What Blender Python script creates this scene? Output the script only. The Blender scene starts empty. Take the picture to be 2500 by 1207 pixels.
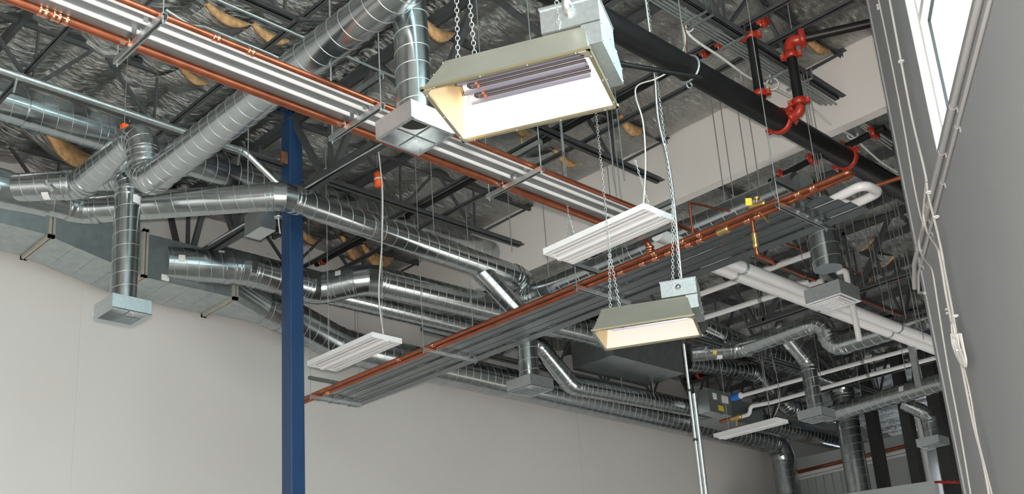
import bpy, math, random
from mathutils import Vector, Matrix, noise
random.seed(7)
SC = bpy.context.scene
COL = SC.collection
PI = math.pi
# ------------------------------------------------------------------ camera
# world axes: X along the long back wall, Y towards that wall, Z up; metres
F_PX, ROLL, PITCH, YAW, CYP = 2725.884, -0.07062, 0.32342, 0.773242, 833.5
EYE = Vector((0, 0, 1.6))
fw = Vector((math.cos(PITCH) * math.cos(YAW), math.cos(PITCH) * math.sin(YAW), math.sin(PITCH)))
rt = Vector((math.sin(YAW), -math.cos(YAW), 0))
dn = -rt.cross(fw)
cr, sr = math.cos(ROLL), math.sin(ROLL)
RT, DN = rt * cr - dn * sr, rt * sr + dn * cr
cam_d = bpy.data.cameras.new('camera')
cam = bpy.data.objects.new('camera', cam_d)
COL.objects.link(cam)
cam.matrix_world = Matrix(((RT.x, -DN.x, -fw.x, EYE.x), (RT.y, -DN.y, -fw.y, EYE.y), (RT.z, -DN.z, -fw.z, EYE.z), (0, 0, 0, 1)))
cam_d.sensor_width = 36
cam_d.sensor_fit = 'HORIZONTAL'
cam_d.lens = F_PX / 2500 * 36
cam_d.shift_y = (CYP - 603.5) / 2500
cam_d.clip_end = 300
SC.camera = cam

# ------------------------------------------------------------------ light
world = bpy.data.worlds.new('world')
SC.world = world
world.use_nodes = True
bg = world.node_tree.nodes['Background']
bg.inputs[0].default_value = (0.86, 0.95, 1.0, 1)
bg.inputs[1].default_value = 8.5
fl = bpy.data.lights.new('camera_flash', 'POINT')
fl.energy = 2000
fl.color = (1.0, 0.95, 0.88)
fl.shadow_soft_size = 0.05
flo = bpy.data.objects.new('camera_flash', fl)
COL.objects.link(flo)
flo.location = (-0.03, -0.03, 1.74)
sun = bpy.data.lights.new('sun', 'SUN')             # low sun through the doors behind the photographer
sun.energy = 26
sun.angle = 0.01
sun.color = (1.0, 0.93, 0.82)
suno = bpy.data.objects.new('sun', sun)
COL.objects.link(suno)
_sd = Vector((math.cos(math.radians(31.345)) * math.cos(math.radians(22)), math.sin(math.radians(31.345)) * math.cos(math.radians(22)), -math.sin(math.radians(22))))
suno.rotation_euler = (-_sd).to_track_quat('Z', 'Y').to_euler()
SC.view_settings.view_transform = 'Standard'
SC.view_settings.look = 'None'
SC.view_settings.gamma = 1
SC.view_settings.exposure = 0.08
SC.view_settings.use_curve_mapping = False
SC.cycles.use_denoising = True
SC.cycles.max_bounces = 8
SC.cycles.diffuse_bounces = 4
SC.cycles.glossy_bounces = 5
SC.cycles.sample_clamp_indirect = 4

# ------------------------------------------------------------------ helpers
C_ANG = math.radians(31.345)                     # the facade runs at this angle to the back wall
CV = Vector((math.cos(C_ANG), math.sin(C_ANG), 0))
DV = Vector((math.sin(C_ANG), -math.cos(C_ANG), 0))
WALL_D = 1.4


def P(px, py, X=None, Y=None, Z=None, W=None):
    """point of the place seen at a photo pixel on a plane X=, Y=, Z= or at W metres along the facade normal"""
    d = RT * ((px - 1250) / F_PX) + DN * ((py - CYP) / F_PX) + fw
    if X is not None:
        t = (X - EYE.x) / d.x
    elif Y is not None:
        t = (Y - EYE.y) / d.y
    elif Z is not None:
        t = (Z - EYE.z) / d.z
    else:
        t = W / d.dot(DV)
    return EYE + d * t


def V(*a):
    return Vector(a)


MATS = {}


def mat(name, color, rough=0.5, metal=0.0, var=0.0, vscale=6.0, bump=0.0, bscale=30.0, stretch=None, spec=0.5, emit=None, rvar=0.0, color2=None):
    m = bpy.data.materials.new(name)
    m.use_nodes = True
    nt = m.node_tree
    b = nt.nodes['Principled BSDF']
    b.inputs['Base Color'].default_value = (*color, 1)
    b.inputs['Roughness'].default_value = rough
    b.inputs['Metallic'].default_value = metal
    b.inputs['Specular IOR Level'].default_value = spec
    tc = nt.nodes.new('ShaderNodeTexCoord')
    mp = nt.nodes.new('ShaderNodeMapping')
    nt.links.new(tc.outputs['Object'], mp.inputs[0])
    if stretch:
        mp.inputs['Scale'].default_value = stretch
    if var or rvar or color2:
        n = nt.nodes.new('ShaderNodeTexNoise')
        n.inputs['Scale'].default_value = vscale
        n.inputs['Detail'].default_value = 4
        nt.links.new(mp.outputs[0], n.inputs['Vector'])
        if var or color2:
            r = nt.nodes.new('ShaderNodeValToRGB')
            lo = [max(0, c * (1 - var)) for c in color]
            hi = color2 if color2 else [min(1, c * (1 + var)) for c in color]
            r.color_ramp.elements[0].position = 0.3
            r.color_ramp.elements[1].position = 0.7
            r.color_ramp.elements[0].color = (*lo, 1)
            r.color_ramp.elements[1].color = (*hi, 1)
            nt.links.new(n.outputs[0], r.inputs[0])
            nt.links.new(r.outputs[0], b.inputs['Base Color'])
        if rvar:
            mr = nt.nodes.new('ShaderNodeMapRange')
            mr.inputs[3].default_value = max(0.03, rough - rvar)
            mr.inputs[4].default_value = rough + rvar
            nt.links.new(n.outputs[0], mr.inputs[0])
            nt.links.new(mr.outputs[0], b.inputs['Roughness'])
    if bump:
        n2 = nt.nodes.new('ShaderNodeTexNoise')
        n2.inputs['Scale'].default_value = bscale
        n2.inputs['Detail'].default_value = 5
        nt.links.new(mp.outputs[0], n2.inputs['Vector'])
        bp = nt.nodes.new('ShaderNodeBump')
        bp.inputs['Strength'].default_value = bump
        bp.inputs['Distance'].default_value = 0.02
        nt.links.new(n2.outputs[0], bp.inputs['Height'])
        nt.links.new(bp.outputs[0], b.inputs['Normal'])
    if emit:
        b.inputs['Emission Color'].default_value = (*emit[0], 1)
        b.inputs['Emission Strength'].default_value = emit[1]
    MATS[name] = m
    return m


mat('galv', (0.48, 0.51, 0.52), 0.21, 1.0, var=0.08, vscale=9, bump=0.010, bscale=2.5, rvar=0.05)
mat('galv_seam', (0.52, 0.54, 0.54), 0.45, 0.9)
mat('galv_flat', (0.50, 0.55, 0.56), 0.42, 1.0, var=0.10, vscale=10, bump=0.03, bscale=4)
mat('galv_box', (0.62, 0.67, 0.69), 0.38, 0.9, var=0.08, vscale=25)
mat('lit_sheet', (0.90, 0.91, 0.91), 0.35, 0.7)  # sheet metal of the box tops, whitened with the light it reflects
mat('zinc', (0.60, 0.63, 0.63), 0.38, 1.0, var=0.1, vscale=20)
mat('zinc_dull', (0.42, 0.45, 0.45), 0.5, 0.8, var=0.1, vscale=20)
mat('flange', (0.52, 0.50, 0.44), 0.5, 0.5, var=0.08, vscale=12)
mat('fin', (0.26, 0.28, 0.29), 0.36, 1.0, var=0.06, vscale=6)
mat('rod', (0.50, 0.52, 0.52), 0.45, 0.8)
mat('chain', (0.75, 0.76, 0.75), 0.3, 1.0)
mat('copper', (0.44, 0.138, 0.074), 0.36, 0.9, var=0.16, vscale=9, rvar=0.08)
mat('copper_bright', (0.90, 0.40, 0.24), 0.2, 1.0)
mat('brass', (0.72, 0.50, 0.20), 0.35, 0.9)
mat('black_steel', (0.030, 0.031, 0.032), 0.5, 0.0, var=0.2, vscale=8)
mat('joist_steel', (0.062, 0.066, 0.070), 0.55, 0.0, var=0.15, vscale=8)
mat('pipe_black', (0.010, 0.010, 0.0105), 0.42, 0.0, var=0.25, vscale=5, spec=0.35)
mat('rust', (0.16, 0.075, 0.035), 0.8, 0.0, var=0.4, vscale=25)
mat('red', (0.38, 0.030, 0.014), 0.35, 0.0, var=0.12, vscale=30)
mat('orange', (0.95, 0.13, 0.02), 0.5)
mat('blue_paint', (0.014, 0.050, 0.130), 0.42, 0.0, var=0.06, vscale=3, bump=0.03, bscale=40)
mat('wall_paint', (0.655, 0.635, 0.62), 0.65, 0.0, var=0.02, vscale=0.5, bump=0.04, bscale=25)
mat('bulkhead_paint', (0.88, 0.84, 0.81), 0.6, 0.0, var=0.02, vscale=1)
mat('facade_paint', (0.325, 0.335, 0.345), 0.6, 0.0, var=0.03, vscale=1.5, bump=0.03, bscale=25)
mat('far_paint', (0.42, 0.45, 0.46), 0.7)
mat('trim_white', (0.80, 0.80, 0.79), 0.45)
mat('white_enamel', (0.86, 0.86, 0.88), 0.3)
mat('tube_glass', (0.82, 0.82, 0.84), 0.15)
mat('pvc_white', (0.78, 0.77, 0.78), 0.3)
mat('cable_white', (0.72, 0.71, 0.68), 0.45)
mat('conduit_paint', (0.38, 0.375, 0.38), 0.45)
mat('cable_grey', (0.50, 0.49, 0.465), 0.5)
mat('fin_light', (0.42, 0.44, 0.45), 0.45, 1.0, var=0.06, vscale=6)
mat('paper', (0.85, 0.83, 0.84), 0.7, var=0.05, vscale=60)
mat('yellow', (0.85, 0.68, 0.05), 0.5)
mat('blue_plastic', (0.02, 0.16, 0.62), 0.4)
mat('tape_black', (0.02, 0.02, 0.022), 0.4)
mat('insul', (0.60, 0.36, 0.17), 0.95, 0.0, var=0.3, vscale=14, bump=0.5, bscale=40)
_f = mat('foil', (0.50, 0.50, 0.485), 0.22, 1.0, var=0.10, vscale=3, bump=1.0, bscale=7, stretch=(1.0, 2.2, 1.0), rvar=0.08)
for _q in _f.node_tree.nodes:
    if _q.type == 'TEX_NOISE' and abs(_q.inputs['Scale'].default_value - 7) < 0.1:
        _q.inputs['Detail'].default_value = 8
        _q.inputs['Distortion'].default_value = 1.2
        _q.inputs['Roughness'].default_value = 0.62
    if _q.type == 'BUMP':
        _q.inputs['Distance'].default_value = 0.045
mat('concrete', (0.52, 0.50, 0.47), 0.35, 0.0, var=0.1, vscale=2)
mat('heater_shell', (0.46, 0.44, 0.375), 0.4, 0.7, var=0.03, vscale=8)
mat('heater_lit', (0.98, 0.95, 0.89), 0.40, 0.12)  # gold reflector whitened: its blown-out light is put into the colour
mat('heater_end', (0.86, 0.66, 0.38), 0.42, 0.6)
mat('heater_trim', (0.62, 0.57, 0.38), 0.3, 0.9)
mat('trough', (0.66, 0.66, 0.80), 0.30, 0.9)
mat('element', (0.055, 0.045, 0.045), 0.35, 0.2)
mat('fiber', (0.30, 0.10, 0.06), 0.8)
mat('hood_dark', (0.02, 0.02, 0.02), 0.8)
mat('gasket', (0.03, 0.03, 0.03), 0.6)
gl = bpy.data.materials.new('glass')
gl.use_nodes = True
_t = gl.node_tree
_t.nodes.clear()
_o = _t.nodes.new('ShaderNodeOutputMaterial')
_mx = _t.nodes.new('ShaderNodeMixShader')
_tr = _t.nodes.new('ShaderNodeBsdfTransparent')
_gs = _t.nodes.new('ShaderNodeBsdfGlossy')
_mx.inputs[0].default_value = 0.05
_tr.inputs[0].default_value = (0.90, 0.99, 0.97, 1)
_gs.inputs['Roughness'].default_value = 0.02
_t.links.new(_tr.outputs[0], _mx.inputs[1])
_t.links.new(_gs.outputs[0], _mx.inputs[2])
_t.links.new(_mx.outputs[0], _o.inputs[0])
MATS['glass'] = gl


def tagp(o, label=None, cat=None, group=None, kind=None):
    if label:
        o['label'] = label
    if cat:
        o['category'] = cat
    if group:
        o['group'] = group
    if kind:
        o['kind'] = kind
    return o


def thing(name, label, cat, loc=(0, 0, 0), rotz=0, group=None):
    o = bpy.data.objects.new(name, None)
    o.empty_display_size = 0.1
    COL.objects.link(o)
    o.matrix_world = Matrix.Translation(Vector(loc)) @ Matrix.Rotation(rotz, 4, 'Z')
    return tagp(o, label, cat, group)


WORLDM = {}


def wm(o):
    m = o.matrix_basis.copy()
    p = o.parent
    while p:
        m = p.matrix_basis @ m
        p = p.parent
    return m


class MB:
    def __init__(s):
        s.v = []
        s.f = []
        s.sm = []

    def add(s, vs, fs, smooth=False):
        n = len(s.v)
        s.v += [Vector(q) for q in vs]
        s.f += [tuple(i + n for i in f) for f in fs]
        s.sm += [smooth] * len(fs)

    def box(s, c, size, M=None):
        x, y, z = [q / 2 for q in size]
        vs = [V(a * x, b * y, d * z) for a, b, d in ((-1, -1, -1), (1, -1, -1), (1, 1, -1), (-1, 1, -1), (-1, -1, 1), (1, -1, 1), (1, 1, 1), (-1, 1, 1))]
        if M is not None:
            vs = [M @ q for q in vs]
        s.add([q + Vector(c) for q in vs], [(0, 3, 2, 1), (4, 5, 6, 7), (0, 1, 5, 4), (1, 2, 6, 5), (2, 3, 7, 6), (3, 0, 4, 7)])

    def box2(s, a, b):
        a, b = Vector(a), Vector(b)
        s.box((a + b) / 2, [abs(b[i] - a[i]) for i in range(3)])

    def bar(s, p0, p1, w, h, up=(0, 0, 1)):
        p0, p1 = Vector(p0), Vector(p1)
        t = (p1 - p0).normalized()
        u = Vector(up)
        sd = t.cross(u)
        if sd.length < 1e-4:
            sd = t.cross(V(1, 0, 0))
        sd.normalize()
        u = sd.cross(t)
        q = [(a * sd * w / 2 + b * u * h / 2) for a, b in ((-1, -1), (1, -1), (1, 1), (-1, 1))]
        s.add([p0 + k for k in q] + [p1 + k for k in q], [(0, 1, 2, 3), (7, 6, 5, 4), (0, 4, 5, 1), (1, 5, 6, 2), (2, 6, 7, 3), (3, 7, 4, 0)])

    def angle(s, p0, p1, leg, t, side, up=1):
        """an L-section: a flat leg towards `side` and an upright leg"""
        p0, p1, side = Vector(p0), Vector(p1), Vector(side).normalized()
        z = V(0, 0, up)
        s.bar(p0 + side * leg / 2 + z * t / 2, p1 + side * leg / 2 + z * t / 2, leg, t)
        s.bar(p0 + side * t / 2 + z * leg / 2, p1 + side * t / 2 + z * leg / 2, t, leg)

    def poly(s, pts, depth, nrm):
        n = len(pts)
        nv = Vector(nrm) * depth
        s.add([Vector(p) for p in pts] + [Vector(p) + nv for p in pts],
              [tuple(range(n)), tuple(range(2 * n - 1, n - 1, -1))] + [(i, i + n, (i + 1) % n + n, (i + 1) % n) for i in range(n)])

    def frames(s, pts):
        n = len(pts)
        T = []
        for i in range(n):
            a = (pts[i] - pts[i - 1]).normalized() if i else None
            b = (pts[i + 1] - pts[i]).normalized() if i < n - 1 else None
            T.append((a, b))
        u = None
        out = []
        for i in range(n):
            a, b = T[i]
            t = a if b is None else b if a is None else (a + b)
            t = t.normalized() if t.length > 1e-6 else a
            if u is None:
                u = t.orthogonal().normalized()
                if abs(t.z) < 0.9:
                    u = (V(0, 0, 1) - t * t.z).normalized()
            else:
                u = (u - t * u.dot(t)).normalized()
            k = 1.0
            if a is not None and b is not None:
                k = 1 / max(0.35, a.dot(t))
                kd = (b - a)
                kd = (kd - t * kd.dot(t))
                kd = kd.normalized() if kd.length > 1e-6 else None
            else:
                kd = None
            out.append((pts[i], t, u, t.cross(u), k, kd))
        return out

    def tube(s, pts, r, seg=10, cap=True, smooth=True, open_end=False):
        pts = [Vector(p) for p in pts]
        rr = r if isinstance(r, (list, tuple)) else [r] * len(pts)
        fr = s.frames(pts)
        vs = []
        for (p, t, u, w, k, kd), q in zip(fr, rr):
            for j in range(seg):
                a = 2 * PI * j / seg
                o = (u * math.cos(a) + w * math.sin(a)) * q
                if kd is not None:
                    o += kd * o.dot(kd) * (k - 1)
                vs.append(p + o)
        fs = []
        for i in range(len(pts) - 1):
            for j in range(seg):
                j2 = (j + 1) % seg
                fs.append((i * seg + j, i * seg + j2, (i + 1) * seg + j2, (i + 1) * seg + j))
        s.add(vs, fs, smooth)
        if cap:
            n = len(pts) - 1
            s.add([vs[j] for j in range(seg)], [tuple(range(seg - 1, -1, -1))])
            s.add([vs[n * seg + j] for j in range(seg)], [tuple(range(seg))])

    def bead(s, p, t, r, w=0.006, h=0.004, seg=36, pitch=0.0, turns=1.0, u=None):
        """a raised ring, or with a pitch a raised helical lock seam"""
        t = Vector(t).normalized()
        p = Vector(p)
        if u is None:
            u = (V(0, 0, 1) - t * t.z) if abs(t.z) < 0.95 else V(1, 0, 0) - t * t.x
        u = u.normalized()
        x = t.cross(u)
        n = max(3, int(seg * turns))
        vs = []
        for i in range(n + 1):
            a = 2 * PI * turns * i / n
            o = u * math.cos(a) + x * math.sin(a)
            c = p + t * pitch * a / (2 * PI)
            for da, dr in ((-w, -0.001), (-w * 0.5, h), (w * 0.5, h), (w, -0.001)):
                vs.append(c + t * da + o * (r + dr))
        fs = []
        for i in range(n):
            for j in range(3):
                b = i * 4 + j
                fs.append((b, b + 1, b + 5, b + 4))
        s.add(vs, fs, True)

    def lathe(s, prof, c, ax=(0, 0, 1), seg=24, smooth=True):
        """profile of (radius, distance along the axis)"""
        t = Vector(ax).normalized()
        u = t.orthogonal().normalized()
        w = t.cross(u)
        c = Vector(c)
        vs = []
        for r, d in prof:
            for j in range(seg):
                a = 2 * PI * j / seg
                vs.append(c + t * d + (u * math.cos(a) + w * math.sin(a)) * r)
        fs = []
        for i in range(len(prof) - 1):
            for j in range(seg):
                j2 = (j + 1) % seg
                fs.append((i * seg + j, i * seg + j2, (i + 1) * seg + j2, (i + 1) * seg + j))
        fs.append(tuple(range(seg - 1, -1, -1)))
        n = (len(prof) - 1) * seg
        fs.append(tuple(range(n, n + seg)))
        s.add(vs, fs, smooth)

    def torus(s, c, ax, R, r, seg=24, s2=8, scale=(1, 1), arc=2 * PI, start=0.0, u=None):
        t = Vector(ax).normalized()
        u = Vector(u).normalized() if u is not None else t.orthogonal().normalized()
        w = t.cross(u)
        c = Vector(c)
        full = abs(arc - 2 * PI) < 1e-4
        n = seg if full else seg + 1
        vs = []
        for i in range(n):
            a = start + arc * i / seg
            d = u * math.cos(a) * scale[0] + w * math.sin(a) * scale[1]
            dn_ = (u * math.cos(a) + w * math.sin(a)).normalized()
            for j in range(s2):
                b = 2 * PI * j / s2
                vs.append(c + d * R + dn_ * r * math.cos(b) + t * r * math.sin(b))
        fs = []
        for i in range(seg):
            i2 = (i + 1) % n
            for j in range(s2):
                j2 = (j + 1) % s2
                fs.append((i * s2 + j, i2 * s2 + j, i2 * s2 + j2, i * s2 + j2))
        s.add(vs, fs, True)

    def build(s, name, m, parent=None, local=False, label=None, kind=None):
        me = bpy.data.meshes.new(name)
        vs = s.v
        if parent is not None and not local:
            inv = wm(parent).inverted()
            vs = [inv @ q for q in vs]
        off = None
        if parent is None:
            # give a free-standing mesh its origin at its own base
            xs = [q.x for q in vs]
            ys = [q.y for q in vs]
            zs = [q.z for q in vs]
            off = V((min(xs) + max(xs)) / 2, (min(ys) + max(ys)) / 2, min(zs))
            vs = [q - off for q in vs]
        me.from_pydata([tuple(q) for q in vs], [], s.f)
        me.polygons.foreach_set('use_smooth', s.sm)
        me.materials.append(MATS[m] if isinstance(m, str) else m)
        me.update()
        o = bpy.data.objects.new(name, me)
        COL.objects.link(o)
        if parent is not None:
            o.parent = parent
        else:
            o.location = off
        if label:
            o['label'] = label
        if kind:
            o['kind'] = kind
        return o


def mtube(name, m, pts, r, parent=None, seg=12, cap=True, label=None):
    b = MB()
    b.tube(pts, r, seg, cap)
    return b.build(name, m, parent, label=label)


def copy_tree(o, parent=None, loc=None, rotz=None):
    c = o.copy()
    COL.objects.link(c)
    if parent is not None:
        c.parent = parent
    if loc is not None:
        c.matrix_basis = Matrix.Translation(Vector(loc)) @ Matrix.Rotation(rotz or 0, 4, 'Z')
    for ch in list(o.children):
        copy_tree(ch, c)
    return c


def fillet(pts, R, n=6):
    """round the corners of a polyline"""
    pts = [Vector(p) for p in pts]
    out = [pts[0]]
    for i in range(1, len(pts) - 1):
        a, p, b = pts[i - 1], pts[i], pts[i + 1]
        d1 = (a - p).normalized()
        d2 = (b - p).normalized()
        ang = math.acos(max(-1, min(1, d1.dot(d2))))
        if PI - ang < 0.02:
            out.append(p)
            continue
        t = R / math.tan(ang / 2)
        t = min(t, (a - p).length * 0.49, (b - p).length * 0.49)
        Re = t * math.tan(ang / 2)
        bis = (d1 + d2).normalized()
        c = p + bis * (Re / math.sin(ang / 2))
        s, e = p + d1 * t, p + d2 * t
        va, vb = s - c, e - c
        tot = PI - ang
        axv = va.cross(vb).normalized()
        for k in range(n + 1):
            out.append(c + Matrix.Rotation(tot * k / n, 3, axv) @ va)
    out.append(pts[-1])
    return out


def smooth_path(pts, n=8):
    """catmull-rom through the points"""
    pts = [Vector(p) for p in pts]
    q = [pts[0] * 2 - pts[1]] + pts + [pts[-1] * 2 - pts[-2]]
    out = []
    for i in range(1, len(q) - 2):
        for k in range(n):
            t = k / n
            a, b, c, d = q[i - 1], q[i], q[i + 1], q[i + 2]
            out.append(0.5 * ((2 * b) + (c - a) * t + (2 * a - 5 * b + 4 * c - d) * t * t + (3 * b - a - 3 * c + d) * t ** 3))
    out.append(pts[-1])
    return out


def straight_part(t, a, b, r, pitch=0.145, seg=40, name='spiral_pipe', m='galv', w=0.0042, h=0.003):
    mb = MB()
    d = b - a
    L = d.length
    mb.tube([a, b], r, seg, cap=True)
    if pitch and L > pitch * 1.2:
        tn = d / L
        turns = (L - 0.04) / pitch
        nf = len(mb.f)
        mb.bead(a + tn * 0.02, tn, r, w, h, 30, pitch, turns)
        o = mb.build(name, m, t)
        o.data.materials.append(MATS['galv_seam'])
        o.data.polygons.foreach_set('material_index', [0 if i < nf else 1 for i in range(len(mb.f))])
        return o
    return mb.build(name, m, t)


def coupling_part(t, p, tn, r, L=0.09, m='galv'):
    mb = MB()
    tn = tn.normalized()
    mb.tube([p - tn * L / 2, p + tn * L / 2], r + 0.006, 40, cap=True)
    for s in (-0.38, 0.38):
        mb.bead(p + tn * L * s, tn, r + 0.006, 0.007, 0.004, 36)
    return mb.build('coupling', m, t)


def elbow_part(t, pts, r, m='galv'):
    """a gored elbow: every gore keeps its own straight shading"""
    mb = MB()
    pts = [Vector(p) for p in pts]
    tmp = MB()
    tmp.tube(pts, r + 0.003, 40, cap=False)
    seg = 40
    for i in range(len(pts) - 1):
        vs = tmp.v[i * seg:(i + 2) * seg]
        mb.add(vs, [(j, (j + 1) % seg, seg + (j + 1) % seg, seg + j) for j in range(seg)], True)
    for (p, tn, u, w, k, kd) in mb.frames(pts):
        mb.bead(p, tn, r + 0.003, 0.005, 0.004, 36)
    return mb.build('elbow', m, t)


def duct(t, pts, r, Rk=1.4, pitch=0.145, gores=4, couple=True):
    """a duct run: spiral pipes on the straights, gored elbows at the corners"""
    pts = [Vector(p) for p in pts]
    cur = pts[0]
    for i in range(1, len(pts) - 1):
        a, p, b = pts[i - 1], pts[i], pts[i + 1]
        d1, d2 = (a - p).normalized(), (b - p).normalized()
        ang = math.acos(max(-1, min(1, d1.dot(d2))))
        tl = Rk * r / math.tan(ang / 2)
        tl = min(tl, (a - p).length * 0.48, (b - p).length * 0.48)
        arc = fillet([p + d1 * (tl + 1), p, p + d2 * (tl + 1)], tl * math.tan(ang / 2), max(2, gores if ang < 2.0 else gores - 2))[1:-1]
        s, e = arc[0], arc[-1]
        if (s - cur).length > 0.03:
            straight_part(t, cur, s, r, pitch)
        elbow_part(t, [s + d1 * 0.03] + arc + [e + d2 * 0.03], r)
        if couple:
            coupling_part(t, s + d1 * 0.05, d1, r, 0.08)
            coupling_part(t, e + d2 * 0.05, d2, r, 0.08)
        cur = e
    straight_part(t, cur, pts[-1], r, pitch)


def sticker(t, p, nrm, up, w, h, m='paper', name='label_sticker', lab=None):
    mb = MB()
    n = Vector(nrm).normalized()
    u = Vector(up)
    u = (u - n * u.dot(n)).normalized()
    x = u.cross(n)
    p = Vector(p)
    vs = [p + x * a * w / 2 + u * b * h / 2 for a, b in ((-1, -1), (1, -1), (1, 1), (-1, 1))]
    mb.poly(vs, 0.004, n)
    return mb.build(name, m, t, label=lab)


def on_pipe(px, py, axis_a, axis_b, r):
    """where the sight line through a pixel first meets a round duct"""
    d = (RT * ((px - 1250) / F_PX) + DN * ((py - CYP) / F_PX) + fw)
    a = (axis_b - axis_a).normalized()
    o = EYE - axis_a
    d1 = d - a * d.dot(a)
    o1 = o - a * o.dot(a)
    A, B, Cc = d1.dot(d1), 2 * d1.dot(o1), o1.dot(o1) - r * r
    disc = max(0, B * B - 4 * A * Cc)
    k = (-B - math.sqrt(disc)) / (2 * A)
    q = EYE + d * k
    foot = axis_a + a * (q - axis_a).dot(a)
    return q, (q - foot).normalized(), a


def pipe_sticker(t, px, py, A, B, r, w, h, m='paper'):
    """a curved paper sticker wrapped on a round duct"""
    q, n, a = on_pipe(px, py, A, B, r)
    foot = q - n * r
    x = a.cross(n)
    mb = MB()
    vs = []
    k = 5
    for i in range(k):
        an = (i / (k - 1) - 0.5) * (w / r)
        dr = n * math.cos(an) + x * math.sin(an)
        for s in (-h / 2, h / 2):
            vs.append(foot + dr * (r + 0.006) + a * s)
    mb.add(vs, [(2 * i, 2 * i + 1, 2 * i + 3, 2 * i + 2) for i in range(k - 1)], True)
    return mb.build('label_sticker', m, t, label='white paper sticker' if m == 'paper' else 'yellow sticker')

# ------------------------------------------------------------------ the setting
ROOF, JB, JT = 8.62, 7.9, 8.58          # foil soffit, joist bottom and top in the high bay
BX = 10.85                              # face of the white bulkhead
LROOF, LB = 7.92, 7.0                   # the lower bay beyond it
FARX = 21.5
YB = 13.0


def struct(name, mb, m):
    o = mb.build(name, m)
    o['kind'] = 'structure'
    return o


b = MB()
b.box2((-14, -14, -0.2), (30, 13.4, 0))
struct('floor', b, 'concrete')
b = MB()
seams = [-12, -3.7, P(186, 950, Y=YB).x, P(1416, 1110, Y=YB).x, 30]
for i in range(len(seams) - 1):
    b.box2((seams[i] + 0.006, YB, 0), (seams[i + 1] - 0.006, YB + 0.3, 10))
b.box2((-12, YB + 0.006, 0), (30, YB + 0.25, 10))
struct('wall_back', b, 'wall_paint')
b = MB()
FZ = P(2000, 1108, X=FARX).z                          # the far wall stops below the roof
gl_, gr_ = P(2264, 1150, X=FARX).y, P(2293, 1150, X=FARX).y
b.box2((FARX, gl_, 0), (FARX + 0.08, YB + 0.3, FZ))
b.box2((FARX, -6, 0), (FARX + 0.08, gr_, FZ))
for i in range(7):                                   # profiled sheet ribs on the far wall
    y = 12.6 - i * 0.2
    b.box2((FARX - 0.04, y - 0.04, 0), (FARX, y + 0.04, FZ - 0.3))
struct('wall_far', b, 'far_paint')
b = MB()
b.box2((30, gl_ * 1.44, 0), (30.3, YB + 0.3, 9))
b.box2((30, 3.0, 0), (30.3, gr_ * 1.34, 9))
b.box2((30, gr_ * 1.33, 7.4), (30.3, gl_ * 1.45, 9))
struct('wall_end', b, 'far_paint')
b = MB()
b.box2((BX, 3.0, 7.7), (BX + 0.15, YB, 8.9))
struct('wall_bulkhead', b, 'bulkhead_paint')
b = MB()
b.box2((-12.3, -14, 0), (-12, 13.3, 10))
struct('wall_left', b, 'wall_paint')

# facade wall with its high window
U_END = 9.27
WOB = P(2226, 0, W=WALL_D + 0.02)
U_JAMB = P(2209, 0, W=WALL_D).dot(CV)
Z_SILL = P(2379, 0, W=WALL_D).z + 0.03
U_NEAR = 0.6


def WP(u, w, z):
    return CV * u + DV * w + V(0, 0, z)


WM = Matrix((CV, DV, V(0, 0, 1))).transposed().to_3x3()


def wbox(mb, u0, u1, w0, w1, z0, z1):
    mb.box(WP((u0 + u1) / 2, (w0 + w1) / 2, (z0 + z1) / 2), (abs(u1 - u0), abs(w1 - w0), abs(z1 - z0)), WM)


b = MB()
wbox(b, -12, U_END, WALL_D, WALL_D + 0.3, 0, Z_SILL)
wbox(b, U_JAMB, U_END, WALL_D, WALL_D + 0.3, Z_SILL, 9.2)
wbox(b, -12, U_NEAR, WALL_D, WALL_D + 0.3, Z_SILL, 9.2)
wbox(b, U_NEAR, U_JAMB, WALL_D, WALL_D + 0.3, 8.0, 9.2)
wbox(b, U_END - 0.3, 11.75, 1.75, 2.0, 0, 9.0)
wbox(b, U_END - 0.3, U_END, WALL_D + 0.28, 1.77, 0, 9.0)
b.box2((BX - 0.1, 3.0, 0), (BX, 4.2, 9))
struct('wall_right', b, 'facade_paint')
b = MB()
b.box2((BX - 0.1, 3.0, 0), (13, 3.3, 8.1))
b.box2((13, 3.0, 3.2), (17, 3.3, 8.1))  # open below: doorway added out of view to brighten the low bay
b.box2((17, 3.0, 0), (30.3, 3.3, 8.1))
for xm in (14.33, 15.67):
    b.box2((xm - 0.06, 3.05, 0), (xm + 0.06, 3.25, 3.2))
struct('wall_side', b, 'far_paint')
b = MB()
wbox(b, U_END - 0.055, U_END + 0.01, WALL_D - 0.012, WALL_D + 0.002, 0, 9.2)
struct('trim_1', b, 'facade_paint')
Z_RAIL = P(2273, 0, W=WALL_D + 0.12).z
win = thing('window_1', None, None, WP(U_JAMB, WALL_D + 0.16, Z_SILL))
win['kind'] = 'structure'
b = MB()
wbox(b, U_JAMB - 0.004, U_JAMB + 0.001, WALL_D + 0.004, WALL_D + 0.075, Z_SILL, 8.0)
b.build('window_reveal', 'trim_white', win)
b = MB()
W0, W1 = WALL_D + 0.06, WALL_D + 0.15
wbox(b, U_JAMB - 0.07, U_JAMB, W0, W1, Z_SILL, 8.0)
wbox(b, U_NEAR, U_NEAR + 0.07, W0, W1, Z_SILL, 8.0)
wbox(b, U_NEAR, U_JAMB, W0, W1, Z_SILL, Z_SILL + 0.07)
wbox(b, U_NEAR, U_JAMB, W0, W1, 7.93, 8.0)
wbox(b, U_NEAR, U_JAMB - 0.07, W0, W1, Z_RAIL - 0.035, Z_RAIL + 0.035)
b.build('window_frame', 'trim_white', win)
b = MB()
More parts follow.
